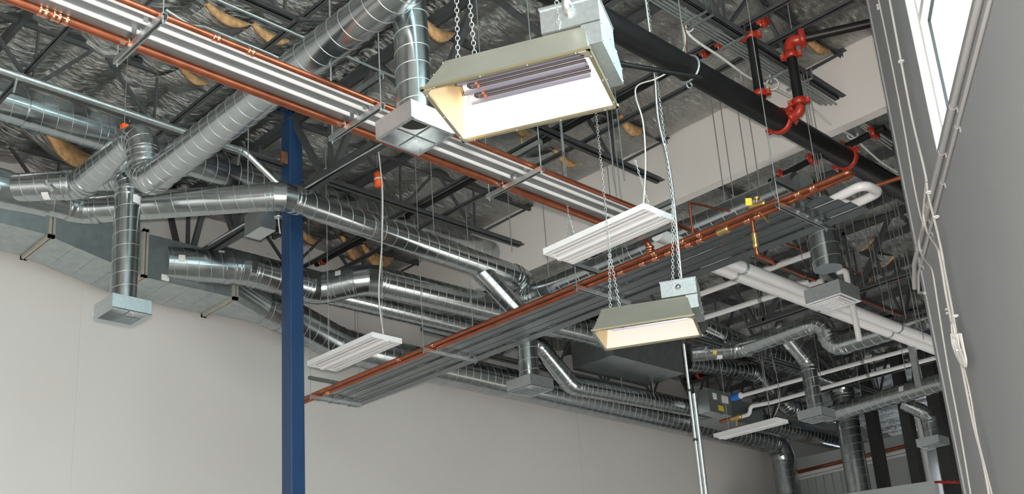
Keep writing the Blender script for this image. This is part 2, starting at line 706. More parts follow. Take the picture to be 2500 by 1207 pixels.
for z0, z1 in ((Z_SILL + 0.07, Z_RAIL - 0.035), (Z_RAIL + 0.035, 7.93)):
    wbox(b, U_JAMB - 0.082, U_JAMB - 0.07, W1 - 0.04, W1 - 0.021, z0, z1)
    wbox(b, U_NEAR + 0.07, U_JAMB - 0.07, W1 - 0.04, W1 - 0.021, z0, z0 + 0.012)
    wbox(b, U_NEAR + 0.07, U_JAMB - 0.07, W1 - 0.04, W1 - 0.021, z1 - 0.012, z1)
b.build('window_gasket', 'gasket', win)
for z0, z1 in ((Z_SILL + 0.07, Z_RAIL - 0.035), (Z_RAIL + 0.035, 7.93)):
    b = MB()
    wbox(b, U_NEAR + 0.07, U_JAMB - 0.075, W1 - 0.02, W1 - 0.014, z0 + 0.005, z1 - 0.005)
    b.build('pane', 'glass', win)


# foil-faced insulation under the roof deck: quilted strips sagging between the purlins
def foil_sheet(name, x0, x1, y0, y1, z, step, dx, dy, seed):
    nx, ny = int((x1 - x0) / dx), int((y1 - y0) / dy)
    vs = []
    for i in range(nx + 1):
        x = x0 + (x1 - x0) * i / nx
        k = math.floor((x - x0) / step)
        f = (x - x0) / step - k
        arch = math.sin(PI * f) ** 0.75
        for j in range(ny + 1):
            y = y0 + (y1 - y0) * j / ny
            s = 0.075 + 0.06 * noise.noise((k * 3.7 + seed, y * 0.45, 0.3)) + 0.03 * noise.noise((k * 1.3, y * 1.6, 4.3 + seed))
            w = 0.020 * noise.noise((x * 2.2, y * 4.5 + k * 7.1, seed)) + 0.012 * noise.noise((x * 5 + k, y * 11, seed + 2))
            g = noise.noise((k * 5.1, math.floor(y / 1.2) * 3.3, seed + 9))
            sag2 = max(0, g - 0.25) * 0.28 * arch * abs(math.sin(PI * ((y / 1.2) % 1.0)))
            vs.append((x, y, z - arch * max(0.015, s) - w * (0.35 + 0.65 * arch) - sag2))
    fs = []
    r = ny + 1
    for i in range(nx):
        for j in range(ny):
            a = i * r + j
            if x0 > 5 or DV.dot(Vector(vs[a])) < (1.8 if vs[a][0] > 8.7 else WALL_D + 0.2):
                fs.append((a, a + 1, a + r + 1, a + r))
    mb = MB()
    mb.v = [Vector(q) for q in vs]
    mb.f = fs
    mb.sm = [True] * len(fs)
    return struct(name, mb, 'foil')


foil_sheet('ceiling', -1.35, BX, 0.2, YB, ROOF, 0.61, 0.045, 0.055, 1)
foil_sheet('ceiling', BX + 0.15, 30, 3.0, YB, LROOF, 0.61, 0.06, 0.08, 5)
U_F = -4.0                                           # front wall with its doors, behind the photographer


def ywall(x, w=WALL_D + 0.05):
    return (DV.x * x - w) / -DV.y


def prism(poly, z0, z1):
    mb = MB()
    mb.poly([V(x, y, z0) for x, y in poly], z1 - z0, (0, 0, 1))
    return mb


pf0, pf1 = WP(U_F - 0.2, WALL_D + 0.25, 0), WP(U_F - 0.2, -16.6, 0)
struct('roof', prism([(BX + 0.1, YB + 0.3), (-12.2, YB + 0.3), (pf1.x, pf1.y), (pf0.x, pf0.y), (8.6, ywall(8.6, WALL_D + 0.25)), (8.6, ywall(8.6, 1.98)), (BX + 0.1, ywall(BX + 0.1, 1.98))], 8.72, 8.95), 'joist_steel')
b = MB()
b.box2((BX + 0.15, 3.0, 8.0), (30.3, YB + 0.3, 8.2))
struct('roof', b, 'joist_steel')
b = MB()
w_ = -16.8
dw = [(-0.9, 3.9), (-5.6, 3.9), (-10.3, 3.9)]
edges = [WALL_D + 0.3]
for c, wd in dw:
    edges += [c + wd / 2, c - wd / 2]
edges.append(w_)
for k in range(0, len(edges), 2):
    wbox(b, U_F - 0.25, U_F, edges[k + 1], edges[k], 0, 9)
for c, wd in dw:
    wbox(b, U_F - 0.25, U_F, c - wd / 2, c + wd / 2, 4.6, 9)
struct('wall_front', b, 'wall_paint')

# purlins, the foil strips run along them
pur = None
for i in range(10):
    x = -1.35 + 0.61 * (4 * i + 4)
    if x < 2.0 or x > BX - 0.2:
        continue
    b = MB()
    b.bar((x, max(-2, ywall(x)), ROOF - 0.06), (x, YB - 0.02, ROOF - 0.06), 0.05, 0.12)
    tagp(b.build('purlin', 'joist_steel'), 'dark steel purlin between sagging foil strips of the high roof', 'purlin', 'purlins of the high roof')
for i in range(8):
    x = BX + 0.15 + 0.61 * (2 * i + 2)
    b = MB()
    b.bar((x, 3.2, LROOF - 0.06), (x, YB - 0.02, LROOF - 0.06), 0.05, 0.12)
    tagp(b.build('purlin', 'joist_steel'), 'dark steel purlin under the low roof beyond the bulkhead', 'purlin', 'purlins of the low roof')


def joist(label, p0, p1, b0, b1, zb, zt, node0, panel, name='open_web_joist', cat='joist', leg=0.06, gap=0.022, web=0.028, verticals=True, group=None):
    """an open web steel joist from p0 to p1 (x, y); its bottom chord spans b0..b1 (distances along it)"""
    p0, p1 = V(*p0, 0), V(*p1, 0)
    t = (p1 - p0).normalized()
    L = (p1 - p0).length
    sd = V(-t.y, t.x, 0)
    th = thing(name, label, cat, (p0.x, p0.y, zb), 0, group)

    def at(d, z):
        return p0 + t * d + V(0, 0, z)
    b = MB()
    for s in (-1, 1):
        o = sd * s * gap / 2
        b.angle(at(b0, zb) + o, at(b1, zb) + o, leg, 0.007, sd * s)
    b.build('bottom_chord', 'joist_steel', th)
    b = MB()
    for s in (-1, 1):
        o = sd * s * gap / 2
        b.angle(at(0, zt) + o, at(L, zt) + o, leg, 0.007, sd * s, -1)
    b.build('top_chord', 'joist_steel', th)
    n = []
    d = node0
    while d > b0 + 0.05:
        n.append(d)
        d -= panel
    webs = []
    for q in n:
        if q > b1:
            continue
        if verticals:
            webs.append(((q, zb + 0.03), (q + 0.02, zt - 0.03), web * 0.8))
        for s in (-0.5, 0.5):
            e = q + s * panel
            if 0 < e < L:
                webs.append(((q + s * 0.12, zb + 0.03), (e - s * 0.1, zt - 0.03), web * 1.2))
    if L - n[0] < panel * 1.5:
        e = (n[0] + 0.15, zb + 0.03), (L - 0.05, zt - 0.03), web * 1.2
        webs = [w for w in webs if not (abs(w[0][0] - n[0] - 0.06) < 0.01 and w[1][0] > n[0])] + [e]
    for a, c, w in webs:
        b = MB()
        b.bar(at(*a), at(*c), w, w * 1.1, up=sd)
        b.build('web_member', 'joist_steel', th)
    return th


JY = [2.45, 4.97, 7.53, 10.03, 12.55]
JL = ['long black roof joist with grey conduits clipped along its bottom chord', 'roof joist in front of the bulkhead behind the near fluorescent light',
      'roof joist ending above the round duct behind the blue column', 'dark roof joist nearest the back wall']
JX1 = [10.62, 10.62, 10.60, 10.62]
GX, GZ = 6.72, 7.49
for lab, y, x1 in zip(JL, JY[1:], JX1):
    joist(lab, (GX + 0.05, y), (BX, y), 0.5 if y > 9 else 0.3, x1 - GX - 0.05, JB, JT, 9.71 - GX - 0.05, 1.3)
JL2 = ['roof joist above the left end of the copper piped panel', 'roof joist whose bottom chord stops short above the copper pipe',
       'roof joist running into the left side of the blue column', 'roof joist over the big spiral duct by the back wall']
for lab, y in zip(JL2, JY[1:]):
    joist(lab, (-1.2, y), (GX - 0.05, y), 0.6, (6.0 if y != 10.03 else GX - 0.1) + 1.2 - (0.9 if y == 7.53 else 0), JB, JT, 6.2, 1.3)
# joist girders carried by the column
joist('heavy black girder truss right of the blue column, conduit along its bottom', (GX, 2.6), (GX, 9.97), 0.2, 7.3, GZ, 8.5, 6.6, 1.7, 'joist_girder', 'girder', 0.085, 0.03, 0.05)
joist('heavy black girder truss between blue column and back wall', (GX, 9.99), (GX, YB - 0.02), 0.06, 2.6, GZ, 8.5, 2.4, 1.2, 'joist_girder', 'girder', 0.085, 0.03, 0.05)
LY = [4.55, 7.05, 9.55, 12.0]
LL = ['low roof joist nearest the facade wall', 'low roof joist with a thin copper pipe along its bottom chord', 'low roof joist above the white pipes beyond the bulkhead',
      'low roof joist along the far part of the back wall']
for lab, y in zip(LL, LY):
    joist(lab, (BX + 0.2, y), (FARX, y), 0.5, FARX - BX - 0.6, LB, LROOF - 0.06, 10.0, 1.3)
for x, lab, ly in ((13.9, 'thick dark girder crossing the low roof behind the white insulated pipes', 5.6), (18.2, 'dark girder crossing the low roof near the far wall', 9.65)):
    joist(lab, (x, 3.3), (x, 3.3 + ly), 0.1, ly - 0.3, LB - 0.12, LROOF - 0.08, ly - 0.6, 1.5, 'joist_girder', 'girder', 0.08, 0.03, 0.05)
# cross bridging between the joists
for x, z, lab in ((8.65, 7.97, 'dark bridging angle crossing the joists right of the blue column'), (9.15, 7.97, 'dark bridging angle crossing the joists nearest the bulkhead'),
                  (3.6, 7.97, 'dark bridging angle crossing behind the left copper pipe'), (5.2, 7.97, 'dark bridging angle crossing between panel and blue column')):
    b = MB()
    b.angle((x, max(3.0, ywall(x) + 0.1), z), (x, 12.7, z), 0.045, 0.006, (1, 0, 0))
    tagp(b.build('bridging_angle', 'joist_steel'), lab, 'bridging')

# ------------------------------------------------------------------ blue column
cw = 0.184
cx, cy = 6.72 + 0.005, 9.98
colm = thing('steel_column', 'square blue steel column with cap plate under the roof girder', 'column', (cx, cy, 0))
b = MB()
h = cw / 2
rr = 0.016
prof = []
for sx, sy, a0 in ((1, 1, 0), (-1, 1, PI / 2), (-1, -1, PI), (1, -1, 3 * PI / 2)):
    for k in range(4):
        a = a0 + k * PI / 6
        prof.append((cx + sx * (h - rr) + rr * math.cos(a), cy + sy * (h - rr) + rr * math.sin(a)))
ZC = P(712, 286, X=cx).z
n = len(prof)
b.add([V(x, y, 0) for x, y in prof] + [V(x, y, ZC) for x, y in prof], [(i, (i + 1) % n, (i + 1) % n + n, i + n) for i in range(n)] + [tuple(range(n, 2 * n))])
b.build('shaft', 'blue_paint', colm)
b = MB()
b.box((cx, cy, ZC + 0.011), (0.36, 0.30, 0.022))
b.build('cap_plate', 'blue_paint', colm)
for sx in (-1, 1):
    for sy in (-1, 1):
        b = MB()
        b.lathe([(0.014, 0), (0.014, 0.014)], (cx + sx * 0.14, cy + sy * 0.11, ZC - 0.014), (0, 0, 1), 6, False)
        b.build('bolt', 'joist_steel', colm)
b = MB()
b.box((cx - 0.16, cy - 0.02, 7.97), (0.012, 0.05, 0.15))
b.box((cx - 0.13, cy - 0.045, 7.97), (0.1, 0.008, 0.15))
b.build('stabilizer_plate', 'rust', colm)

# ------------------------------------------------------------------ ducts
def collar(t, p, tn, r, name='collar'):
    mb = MB()
    tn = Vector(tn).normalized()
    mb.tube([Vector(p) - tn * 0.03, Vector(p) + tn * 0.03], r + 0.012, 36)
    mb.build(name, 'galv', t)


def damper_handle(t, px, py, A, B, r):
    q, n, a = on_pipe(px, py, A, B, r)
    mb = MB()
    x = a.cross(n)
    mb.lathe([(0.03, 0), (0.03, 0.02), (0.012, 0.03), (0.012, 0.05)], q - n * 0.01, n, 12)
    mb.bar(q + n * 0.04 - x * 0.02, q + n * 0.045 + x * 0.1 + a * 0.07, 0.025, 0.006, n)
    mb.build('damper_handle', 'zinc', t)


def diffuser_box(t, c, zb, w=0.40, h=0.145, rp=0.127, grille=False):
    x, y = c
    zt = zb + h
    th = 0.006
    b = MB()
    for sx, sy in ((1, 0), (-1, 0), (0, 1), (0, -1)):
        if sx:
            b.box((x + sx * (w / 2 - th / 2), y, (zb + zt) / 2), (th, w, h))
            b.box((x + sx * (w / 2 - 0.012), y, zb + th / 2), (0.024, w, th))
        else:
            b.box((x, y + sy * (w / 2 - th / 2), (zb + zt) / 2), (w - 2 * th, th, h))
            b.box((x, y + sy * (w / 2 - 0.012), zb + th / 2), (w - 0.048, 0.024, th))
    b.build('plenum_box', 'galv_box', t)
    # top sheet with a round opening under the pipe
    b = MB()
    n = 32
    vs = []
    for i in range(n):
        a = 2 * PI * i / n
        k = (w / 2 - th) / max(abs(math.cos(a)), abs(math.sin(a)))
        vs.append(V(x + rp * 0.97 * math.cos(a), y + rp * 0.97 * math.sin(a), zt - 0.004))
        vs.append(V(x + k * math.cos(a), y + k * math.sin(a), zt - 0.004))
    fs = [(2 * i, 2 * i + 1, (2 * i + 3) % (2 * n), (2 * i + 2) % (2 * n)) for i in range(n)]
    b.add(vs, fs)
    b.add([q + V(0, 0, 0.006) for q in vs], [f[::-1] for f in fs])
    b.build('top_sheet', 'lit_sheet', t)
    if grille:
        b = MB()
        g = w * 0.47
        for k, z in ((1.0, zb - 0.002), (0.80, zb - 0.012), (0.62, zb - 0.02)):
            for sx, sy in ((1, 0), (-1, 0), (0, 1), (0, -1)):
                if sx:
                    b.box((x + sx * g * k, y, z), (0.03, 2 * g * k + 0.03, 0.008))
                else:
                    b.box((x, y + sy * g * k, z), (2 * g * k - 0.03, 0.03, 0.008))
        for i in range(7):
            yy = y - g * 0.55 + g * 1.1 * i / 6
            b.bar((x - g * 0.6, yy, zb - 0.012), (x + g * 0.6, yy, zb - 0.012), 0.02, 0.004, (0, 0.5, 0.8))
        b.build('grille', 'white_enamel', t)
        b = MB()
        b.box((x, y, zb + 0.04), (w - 0.03, w - 0.03, 0.004))
        b.build('damper_plate', 'hood_dark', t)
    else:
        b = MB()
        b.lathe([(rp * 0.95, 0), (rp * 0.95, 0.002)], (x, y, zt - 0.016), (0, 0, 1), 24, False)
        b.build('pipe_shade', 'hood_dark', t)  # near-black disc painting the shade inside the open pipe
        b = MB()
        b.bar((x - w / 2 + th, y, zb + 0.012), (x + w / 2 - th, y, zb + 0.012), 0.004, 0.012)
        b.bar((x, y - w / 2 + th, zb + 0.012), (x, y + w / 2 - th, zb + 0.012), 0.004, 0.012)
        b.build('cross_brace', 'zinc', t)


R1 = 0.153
# --- the long supply duct that passes in front of the blue column
Z1 = 7.12
a0 = P(0, 457, Z=Z1)
main = thing('supply_duct', 'round supply duct that bends in front of the blue column and runs to the right', 'duct', (a0.x, a0.y, Z1 - R1))
d1 = [V(-1.1, a0.y, Z1), P(203, 513, Z=Z1), P(694, 479, Z=Z1), P(1225, 664, Z=Z1)]
d1[0].y = d1[1].y
d1[3] = d1[2] + (d1[3] - d1[2]) * 1.0
xb = 10.1
d1e = d1[2] + (d1[3] - d1[2]) * ((xb - d1[2].x) / (d1[3].x - d1[2].x))
zB = 6.83
straight_part(main, d1[0], V(a0.x - 0.05, d1[0].y, Z1), 0.20, 0.14)
b = MB()
b.tube([V(a0.x - 0.05, d1[0].y, Z1), V(a0.x + 0.05, d1[0].y, Z1), V(a0.x + 0.42, d1[0].y, Z1 - 0.02), V(a0.x + 0.5, d1[0].y, Z1 - 0.02)], [0.205, 0.205, R1 + 0.004, R1 + 0.004], 40)
b.build('reducer', 'galv', main)
duct(main, [V(a0.x + 0.45, d1[0].y, Z1), d1[1], d1[2], d1e, V(d1e.x, d1e.y, zB), V(xb, P(1948, 446, X=xb).y, zB), ], R1, pitch=0.17)
for q in (690, 762):
    pass
vrx, vry = None, P(1948, 446, X=xb).y
pr = P(2018, 640, Y=vry)
pv2 = thing('diffuser_drop', 'round duct with white grille box hanging right of the long copper piped panel', 'duct', (pr.x, pr.y, 5.75))
duct(pv2, [V(xb + 0.05, vry, zB), V(pr.x, vry, zB), V(pr.x, vry, 5.93)], R1, 1.2)
diffuser_box(pv2, (pr.x, vry), P(2030, 738, Y=vry).z, 0.42, 0.16, R1, True)
# --- branch leaving it at the left and crossing the room towards the camera
XB2, ZB2, ZB3 = 4.39, 7.12, 6.6
br = thing('branch_duct', 'long bare branch duct rising behind the copper pipes to the top edge', 'duct', (XB2, 9.0, ZB3 - R1))
y2 = P(347, 332, X=XB2).y
duct(br, [V(a0.x + 0.05, d1[0].y - 0.02, Z1), V(XB2, d1[0].y - 0.55, ZB2), V(XB2, y2, ZB2), V(XB2 + 0.05, y2 - 0.02, ZB3), V(XB2, 0.6, ZB3 - 0.02)], R1 - 0.002, 1.25)
pipe_sticker(br, 112, 479, V(a0.x + 0.05, d1[0].y - 0.02, Z1), V(XB2, d1[0].y - 0.55, ZB2), R1, 0.1, 0.07)
damper_handle(br, 115, 447, V(a0.x + 0.05, d1[0].y - 0.02, Z1), V(XB2, d1[0].y - 0.55, ZB2), R1)
r2 = 0.127


def drop(label, start, knee, zb, rp=r2, w=0.40, sticker_at=None, grille=False, h=0.145, kz=0):
    t = thing('diffuser_drop', label, 'duct', (knee[0], knee[1], zb))
    k = Vector(knee)
    duct(t, [Vector(start), k, V(k.x, k.y, zb + h - 0.01)], rp, 1.3)
    diffuser_box(t, (k.x, k.y), zb, w, h, rp, grille)
    if sticker_at:
        pipe_sticker(t, sticker_at[0], sticker_at[1], k, V(k.x, k.y, zb), rp, 0.09, 0.09)
    return t


q = P(305, 640, X=4.65)
drop('round duct dropping from the left branch to an open square box before the white wall', (XB2 + 0.06, q.y + 0.26, ZB2 - 0.02), (4.65, q.y, ZB2 - 0.04), 5.55, sticker_at=(334, 487))
q = P(1006, 150, X=4.65)
drop('vertical round duct ending in an open square box beside the near heater', (4.1, q.y - 0.5, 7.25), (4.65, q.y, 7.2), 5.55)
q = P(1290, 885, Y=9.3)
drop('round duct dropping behind the long copper piped panel to a small open box', (9.25, d1e.y, Z1 - 0.02), (q.x, 9.3, 6.42), 5.45, sticker_at=None, w=0.42)

# --- big duct close under the roof along the wall
Y7 = 10.9
big = thing('spiral_duct', 'big spiral duct close under the roof behind the joist by the back wall', 'duct', (-1, Y7, 7.9))
duct(big, [V(-1.1, Y7, 8.12), V(10.83, Y7, 8.12)], 0.205, pitch=0.16)
for px in (62, 256, 437):
    q = P(px, 300, Y=Y7)
    collar(big, (q.x, Y7, 8.12), (1, 0, 0), 0.203, 'coupling')

# --- rectangular trunk along the wall
YF, YBK = 12.07, 12.82
trunk = thing('rectangular_duct', 'flat sided galvanized trunk duct sloping along the white back wall', 'duct', (7.0, 12.4, 7.0))
ftop = P(385, 577, Y=YF).z
st = [(P(0, 544, Y=YF), 0), (P(119, 574, Y=YF), 0), (P(128, 580, Y=YF), 0), (P(343, 672, Y=YF), 0), (P(356, 678, Y=YF), 0), (P(572, 727, Y=YF), 0)]
st = [p for p, _ in st]
st[0] = st[1] - (st[1] - st[0]) * ((st[1].x + 1.0) / (st[1].x - st[0].x))
tops = [st[1].z + 0.62, st[1].z + 0.62, st[2].z + 0.62, ftop, ftop, ftop]
names = [(0, 1), (2, 3), (4, 5)]
for i, j in names:
    b = MB()
    A, B = st[i], st[j]
    vs = []
    for p, zt in ((A, tops[i]), (B, tops[j])):
        vs += [V(p.x, YF, p.z), V(p.x, YBK, p.z), V(p.x, YBK, zt), V(p.x, YF, zt)]
    b.add(vs, [(0, 1, 2, 3), (7, 6, 5, 4), (0, 4, 5, 1), (1, 5, 6, 2), (2, 6, 7, 3), (3, 7, 4, 0)])
    # standing cross breaks on the sheets
    for k in range(1, 4):
        f = k / 4
        p = A.lerp(B, f)
        zt = tops[i] + (tops[j] - tops[i]) * f
        b.box((p.x, YF - 0.002, (p.z + zt) / 2), (0.012, 0.008, zt - p.z - 0.02))
        b.box((p.x, (YF + YBK) / 2, p.z - 0.001), (0.012, YBK - YF - 0.02, 0.006))
    b.build('duct_section', 'galv_flat', trunk)
for i in (1, 3, 5):
    p = st[i]
    x = (st[i].x + st[i + 1].x) / 2 if i < 5 else p.x
    b = MB()
    b.box2((x - 0.035, YF + 0.003, p.z + 0.003), (x + 0.035, YBK - 0.003, tops[i] - 0.003))
    for dx in (-0.022, 0.022):
        for z in (p.z - 0.02, tops[i] + 0.02):
            b.box((x + dx, (YF + YBK) / 2, z), (0.028, YBK - YF + 0.08, 0.04))
        for y in (YF - 0.02, YBK + 0.02):
            b.box((x + dx, y, (p.z + tops[i]) / 2), (0.028, 0.04, tops[i] - p.z + 0.08))
    b.build('flange', 'flange', trunk)
q = P(395, 680, Y=YF)
sticker(trunk, P(403, 679, Y=YF) + V(0, -0.003, 0), (0, -1, 0), (0, 0, 1), 0.1, 0.08, lab='white paper sticker')

# --- return duct leaving the trunk end, dropping and running along the wall
Y6 = 12.42
ret = thing('spiral_duct', 'large low spiral duct running along the back wall below the others', 'duct', (9, Y6, 6.6))
q0 = P(640, 748, Y=Y6)
q1, q2 = P(700, 772, Y=Y6), P(835, 842, Y=Y6)
q2.z = P(1040, 890, Y=Y6).z
X6 = 20.75
tx = st[5]
b = MB()
n = 32
vs = []
zc = (tx.z + ftop) / 2
for i in range(n):
    a = 2 * PI * (i + 0.5) / n
    cy_, cz_ = math.cos(a), math.sin(a)
    k = 1 / max(abs(cy_), abs(cz_))
    vs.append(V(tx.x + 0.03, (YF + YBK) / 2 + cy_ * k * (YBK - YF) / 2, zc + cz_ * k * (ftop - tx.z) / 2))
for i in range(n):
    a = 2 * PI * (i + 0.5) / n
    vs.append(V(q0.x, Y6 + 0.25 * math.cos(a), q0.z + 0.25 * math.sin(a)))
b.add(vs, [(i, (i + 1) % n, n + (i + 1) % n, n + i) for i in range(n)])
b.build('transition', 'galv_flat', trunk)
duct(ret, [q0, q1, q2, V(X6, Y6, q2.z - 0.08), V(X6, Y6, 2.5)], 0.252, 1.5, pitch=0.16)

# --- second duct leaving the trunk's face
R4 = 0.215
sec = thing('spiral_duct', 'round duct tapped from the trunk face, curving behind the blue column', 'duct', (8, 11.5, 7.1))
p0 = P(430, 645, Y=12.07)
p1 = P(598, 657, Z=7.34)
p2 = P(775, 708, Z=7.34)
p3 = P(895, 681, Z=7.42)
p4 = P(1200, 755, Z=7.46)
p5 = p3 + (p4 - p3) * ((13.75 - p3.x) / (p4.x - p3.x))
b = MB()
dd = (p1 - p0).normalized()
duct(sec, [p0 - dd * 0.12, p1, p2, p3, p5], R4, 1.5, pitch=0.15)
collar(sec, p0.lerp(p1, 0.72), dd, R4, 'coupling')
for px, py, A, B in ((444, 631, p0, p1), (540, 614, p0, p1), (659, 622, p1, p2), (825, 667, p2, p3)):
    pipe_sticker(sec, px, py, A, B, R4, 0.09, 0.08)

# --- slimmer duct behind it, dropping to the control box
Y5 = 11.84
R5 = 0.152
slim = thing('spiral_duct', 'slim spiral duct stepping down to the control box by the far wall end', 'duct', (12, Y5, 7.1))
duct(slim, [P(800, 716, Y=Y5), P(1310, 840, Y=Y5), P(1395, 942, Y=Y5), P(1715, 1003, Y=Y5)], R5, 1.6, pitch=0.12)

# --- control box at the end of the slim duct
vb = P(1726, 1010, Y=Y5)
box = thing('control_box', 'galvanized air control box with yellow sticker where the slim duct ends', 'control box', (vb.x, Y5, vb.z - 0.25))
zt, zb_ = P(1765, 966, Y=11.5).z, P(1765, 1022, Y=11.5).z
x0, x1, x2 = vb.x - 0.05, P(1783, 1000, Y=11.5).x, P(1868, 1010, Y=11.5).x
b = MB()
b.box2((x0, 11.55, zb_ + 0.02), (x2, 12.15, zt))
b.build('casing', 'galv_flat', box)
b = MB()
b.box2((P(1722, 1000, Y=11.4).x, 11.3, zb_), (x1 - 0.25, 11.55, zt - 0.02))
b.build('controller_cover', 'galv_box', box)
q = P(1760, 998, Y=11.3)
sticker(box, (q.x, 11.297, q.z), (0, -1, 0), (0, 0, 1), 0.16, 0.1, 'yellow', lab='yellow sticker')
q = P(1766, 978, Y=11.3)
sticker(box, (q.x + 0.05, 11.297, q.z + 0.02), (0, -1, 0), (0, 0, 1), 0.2, 0.14)
q = P(1745, 972, Y=11.3)
sticker(box, (q.x, 11.297, q.z + 0.03), (0, -1, 0), (0, 0, 1), 0.12, 0.12)
q = P(1760, 1008, Y=11.3)
sticker(box, (q.x, 11.297, q.z - 0.02), (0, -1, 0), (0, 0, 1), 0.05, 0.03, 'blue_plastic', lab='blue sticker')

# --- plenum box behind the far heater and its branches
Y8 = 11.4
pb = thing('rectangular_duct', 'flat sheet metal plenum box behind the far heater', 'duct', (15, Y8, 7.2))
xa, xc = p5.x, P(1664, 850, Y=11.05).x
zlo, zhi = P(1610, 897, Y=11.05).z, P(1664, 826, Y=11.05).z
xs = P(1497, 866, Y=11.05).x
b = MB()
b.box2((xs, 11.05, zlo), (xc, 11.95, zhi))
for k in range(1, 3):
    b.box((xs + (xc - xs) * k / 3, 11.5, zlo - 0.002), (0.012, 0.88, 0.008))
b.build('casing', 'galv_flat', pb)
b = MB()
n = 32
vs = []
for i in range(n):
    a = 2 * PI * (i + 0.5) / n
    k = 1 / max(abs(math.cos(a)), abs(math.sin(a)))
    vs.append(V(xs, 11.5 + math.cos(a) * k * 0.45, (zlo + zhi) / 2 + math.sin(a) * k * (zhi - zlo) / 2))
for i in range(n):
    a = 2 * PI * (i + 0.5) / n
    vs.append(p5 + V(-0.02, R4 * math.cos(a), R4 * math.sin(a)))
b.add(vs, [(i, (i + 1) % n, n + (i + 1) % n, n + i) for i in range(n)])
b.build('transition', 'galv_flat', pb)
R8 = 0.147
Z8 = 6.98
e0, e1, e2 = P(1688, 862, Z=Z8), P(1806, 852, Z=Z8), P(2008, 783, Z=Z8)
e1b = V(e1.x + 0.12, e1.y - 0.3, Z8)
d8 = thing('branch_duct', 'round branch duct with label stickers crossing below the white insulated pipes', 'duct', (e2.x, e2.y, Z8))
off = P(2040, 838, X=e2.x + 0.1)
e4 = P(2280, 790, X=e2.x + 0.1)
duct(d8, [e0, e1, e2, V(e2.x + 0.1, e2.y - 0.03, off.z - 0.06), V(e2.x + 0.1, e4.y - 0.4, off.z - 0.06)], R8, 1.3)
pipe_sticker(d8, 1757, 873, e0, e1, R8, 0.1, 0.09)
pipe_sticker(d8, 1745, 861, e0, e1, R8, 0.06, 0.06, 'yellow')
pipe_sticker(d8, 1903, 797, e1, e2, R8, 0.1, 0.09)
damper_handle(d8, 1722, 852, e0, e1, R8)
kn = P(1976, 905, Z=6.42)
dr = drop('round duct branching down to an open box in front of the low horizontal duct', P(1925, 828, Z=Z8 - 0.05), (kn.x, kn.y, 6.55), P(1993, 1026, X=kn.x).z, 0.122, 0.42, sticker_at=None)
q = P(1921, 846, X=kn.x)
pipe_sticker(dr, 1920, 848, P(1925, 828, Z=Z8 - 0.05), V(kn.x, kn.y, 6.55), 0.122, 0.09, 0.1)
d9 = thing('spiral_duct', 'spiral duct stepping down to the right from the plenum box', 'duct', (16, 11, 6.5))
g = [P(1672, 884, Y=11.2), P(1838, 908, Y=11.2), P(1925, 995, Y=11.2), P(2035, 1018, Y=11.2)]
duct(d9, g, 0.17, 1.5)
d10 = thing('spiral_duct', 'thick duct coming from the right of the plenum and dropping behind the partition', 'duct', (20, 10, 5))
xg = P(2078, 1080, X=19.9)
zz = P(1960, 905, Y=xg.y).z
duct(d10, [P(1840, 850, Y=xg.y), V(19.9, xg.y, min(7.5, P(2048, 925, X=19.9).z)), V(19.9, xg.y, 5.1), V(20.1, xg.y - 0.16, 4.2)], 0.225, 1.4, 0.16)
d11 = thing('branch_duct', 'low horizontal round duct passing behind the facade wall edge', 'duct', (18, 8, 6.1))
h0, h1 = P(2020, 1014, Z=6.3), P(2330, 925, Z=6.3)
duct(d11, [h0, h1], 0.15, 1.3)
pipe_sticker(d11, 2200, 950, h0, h1, 0.15, 0.09, 0.09)
kn = P(2268, 1032, Z=5.85)
drop('small round duct with open box hanging beside the edge of the facade wall', P(2205, 985, Z=6.25), (kn.x, kn.y, 6.0), P(2276, 1090, X=kn.x).z, 0.12, 0.40, h=0.13)
d12 = thing('spiral_duct', 'round duct at the wall with bright window reflections running beyond the control box', 'duct', (22, 11.8, 6))
duct(d12, [V(x2 - 0.1, Y5, P(1900, 1043, Y=Y5).z), V(P(2190, 1093, Y=Y5).x, Y5, P(1900, 1043, Y=Y5).z)], 0.2, 1.3, 0.14)
d13 = thing('spiral_duct', 'dark round duct under the low roof just past the bulkhead', 'duct', (12, 10.6, 7.5))
duct(d13, [P(1305, 655, Y=10.9), P(1475, 700, Y=10.9)], 0.13, 1.3)
d14 = thing('spiral_duct', 'dark spiral duct seen above the plenum box behind the far heater', 'duct', (15, 9.5, 7.4))
duct(d14, [P(1710, 795, Y=9.6), P(1830, 850, Y=9.6)], 0.16, 1.3)

# ------------------------------------------------------------------ radiant panels, copper lines
def strut(t, a, b_, name='strut_channel', w=0.041, h=0.041):
    """slotted channel with its open side down"""
    a, b_ = Vector(a), Vector(b_)
    mb = MB()
    tn = (b_ - a).normalized()
    sd = tn.cross(V(0, 0, 1))
    mb.bar(a + V(0, 0, h / 2), b_ + V(0, 0, h / 2), w, 0.004)
    for s in (-1, 1):
        mb.bar(a + sd * s * (w / 2 - 0.002), b_ + sd * s * (w / 2 - 0.002), 0.004, h)
        mb.bar(a + sd * s * (w / 2 - 0.006) - V(0, 0, h / 2), b_ + sd * s * (w / 2 - 0.006) - V(0, 0, h / 2), 0.009, 0.003)
    o = mb.build(name, 'zinc', t)
    mb = MB()
    L = (b_ - a).length
    n = int(L / 0.05)
    for i in range(n):
        p = a + tn * (0.03 + i * 0.05)
        mb.box(p + V(0, 0, h / 2 - 0.0035), (0.028, 0.012, 0.003), Matrix((tn, sd, V(0, 0, 1))).transposed().to_3x3())
    mb.build('slot', 'tape_black', o, kind='stuff')
    return o


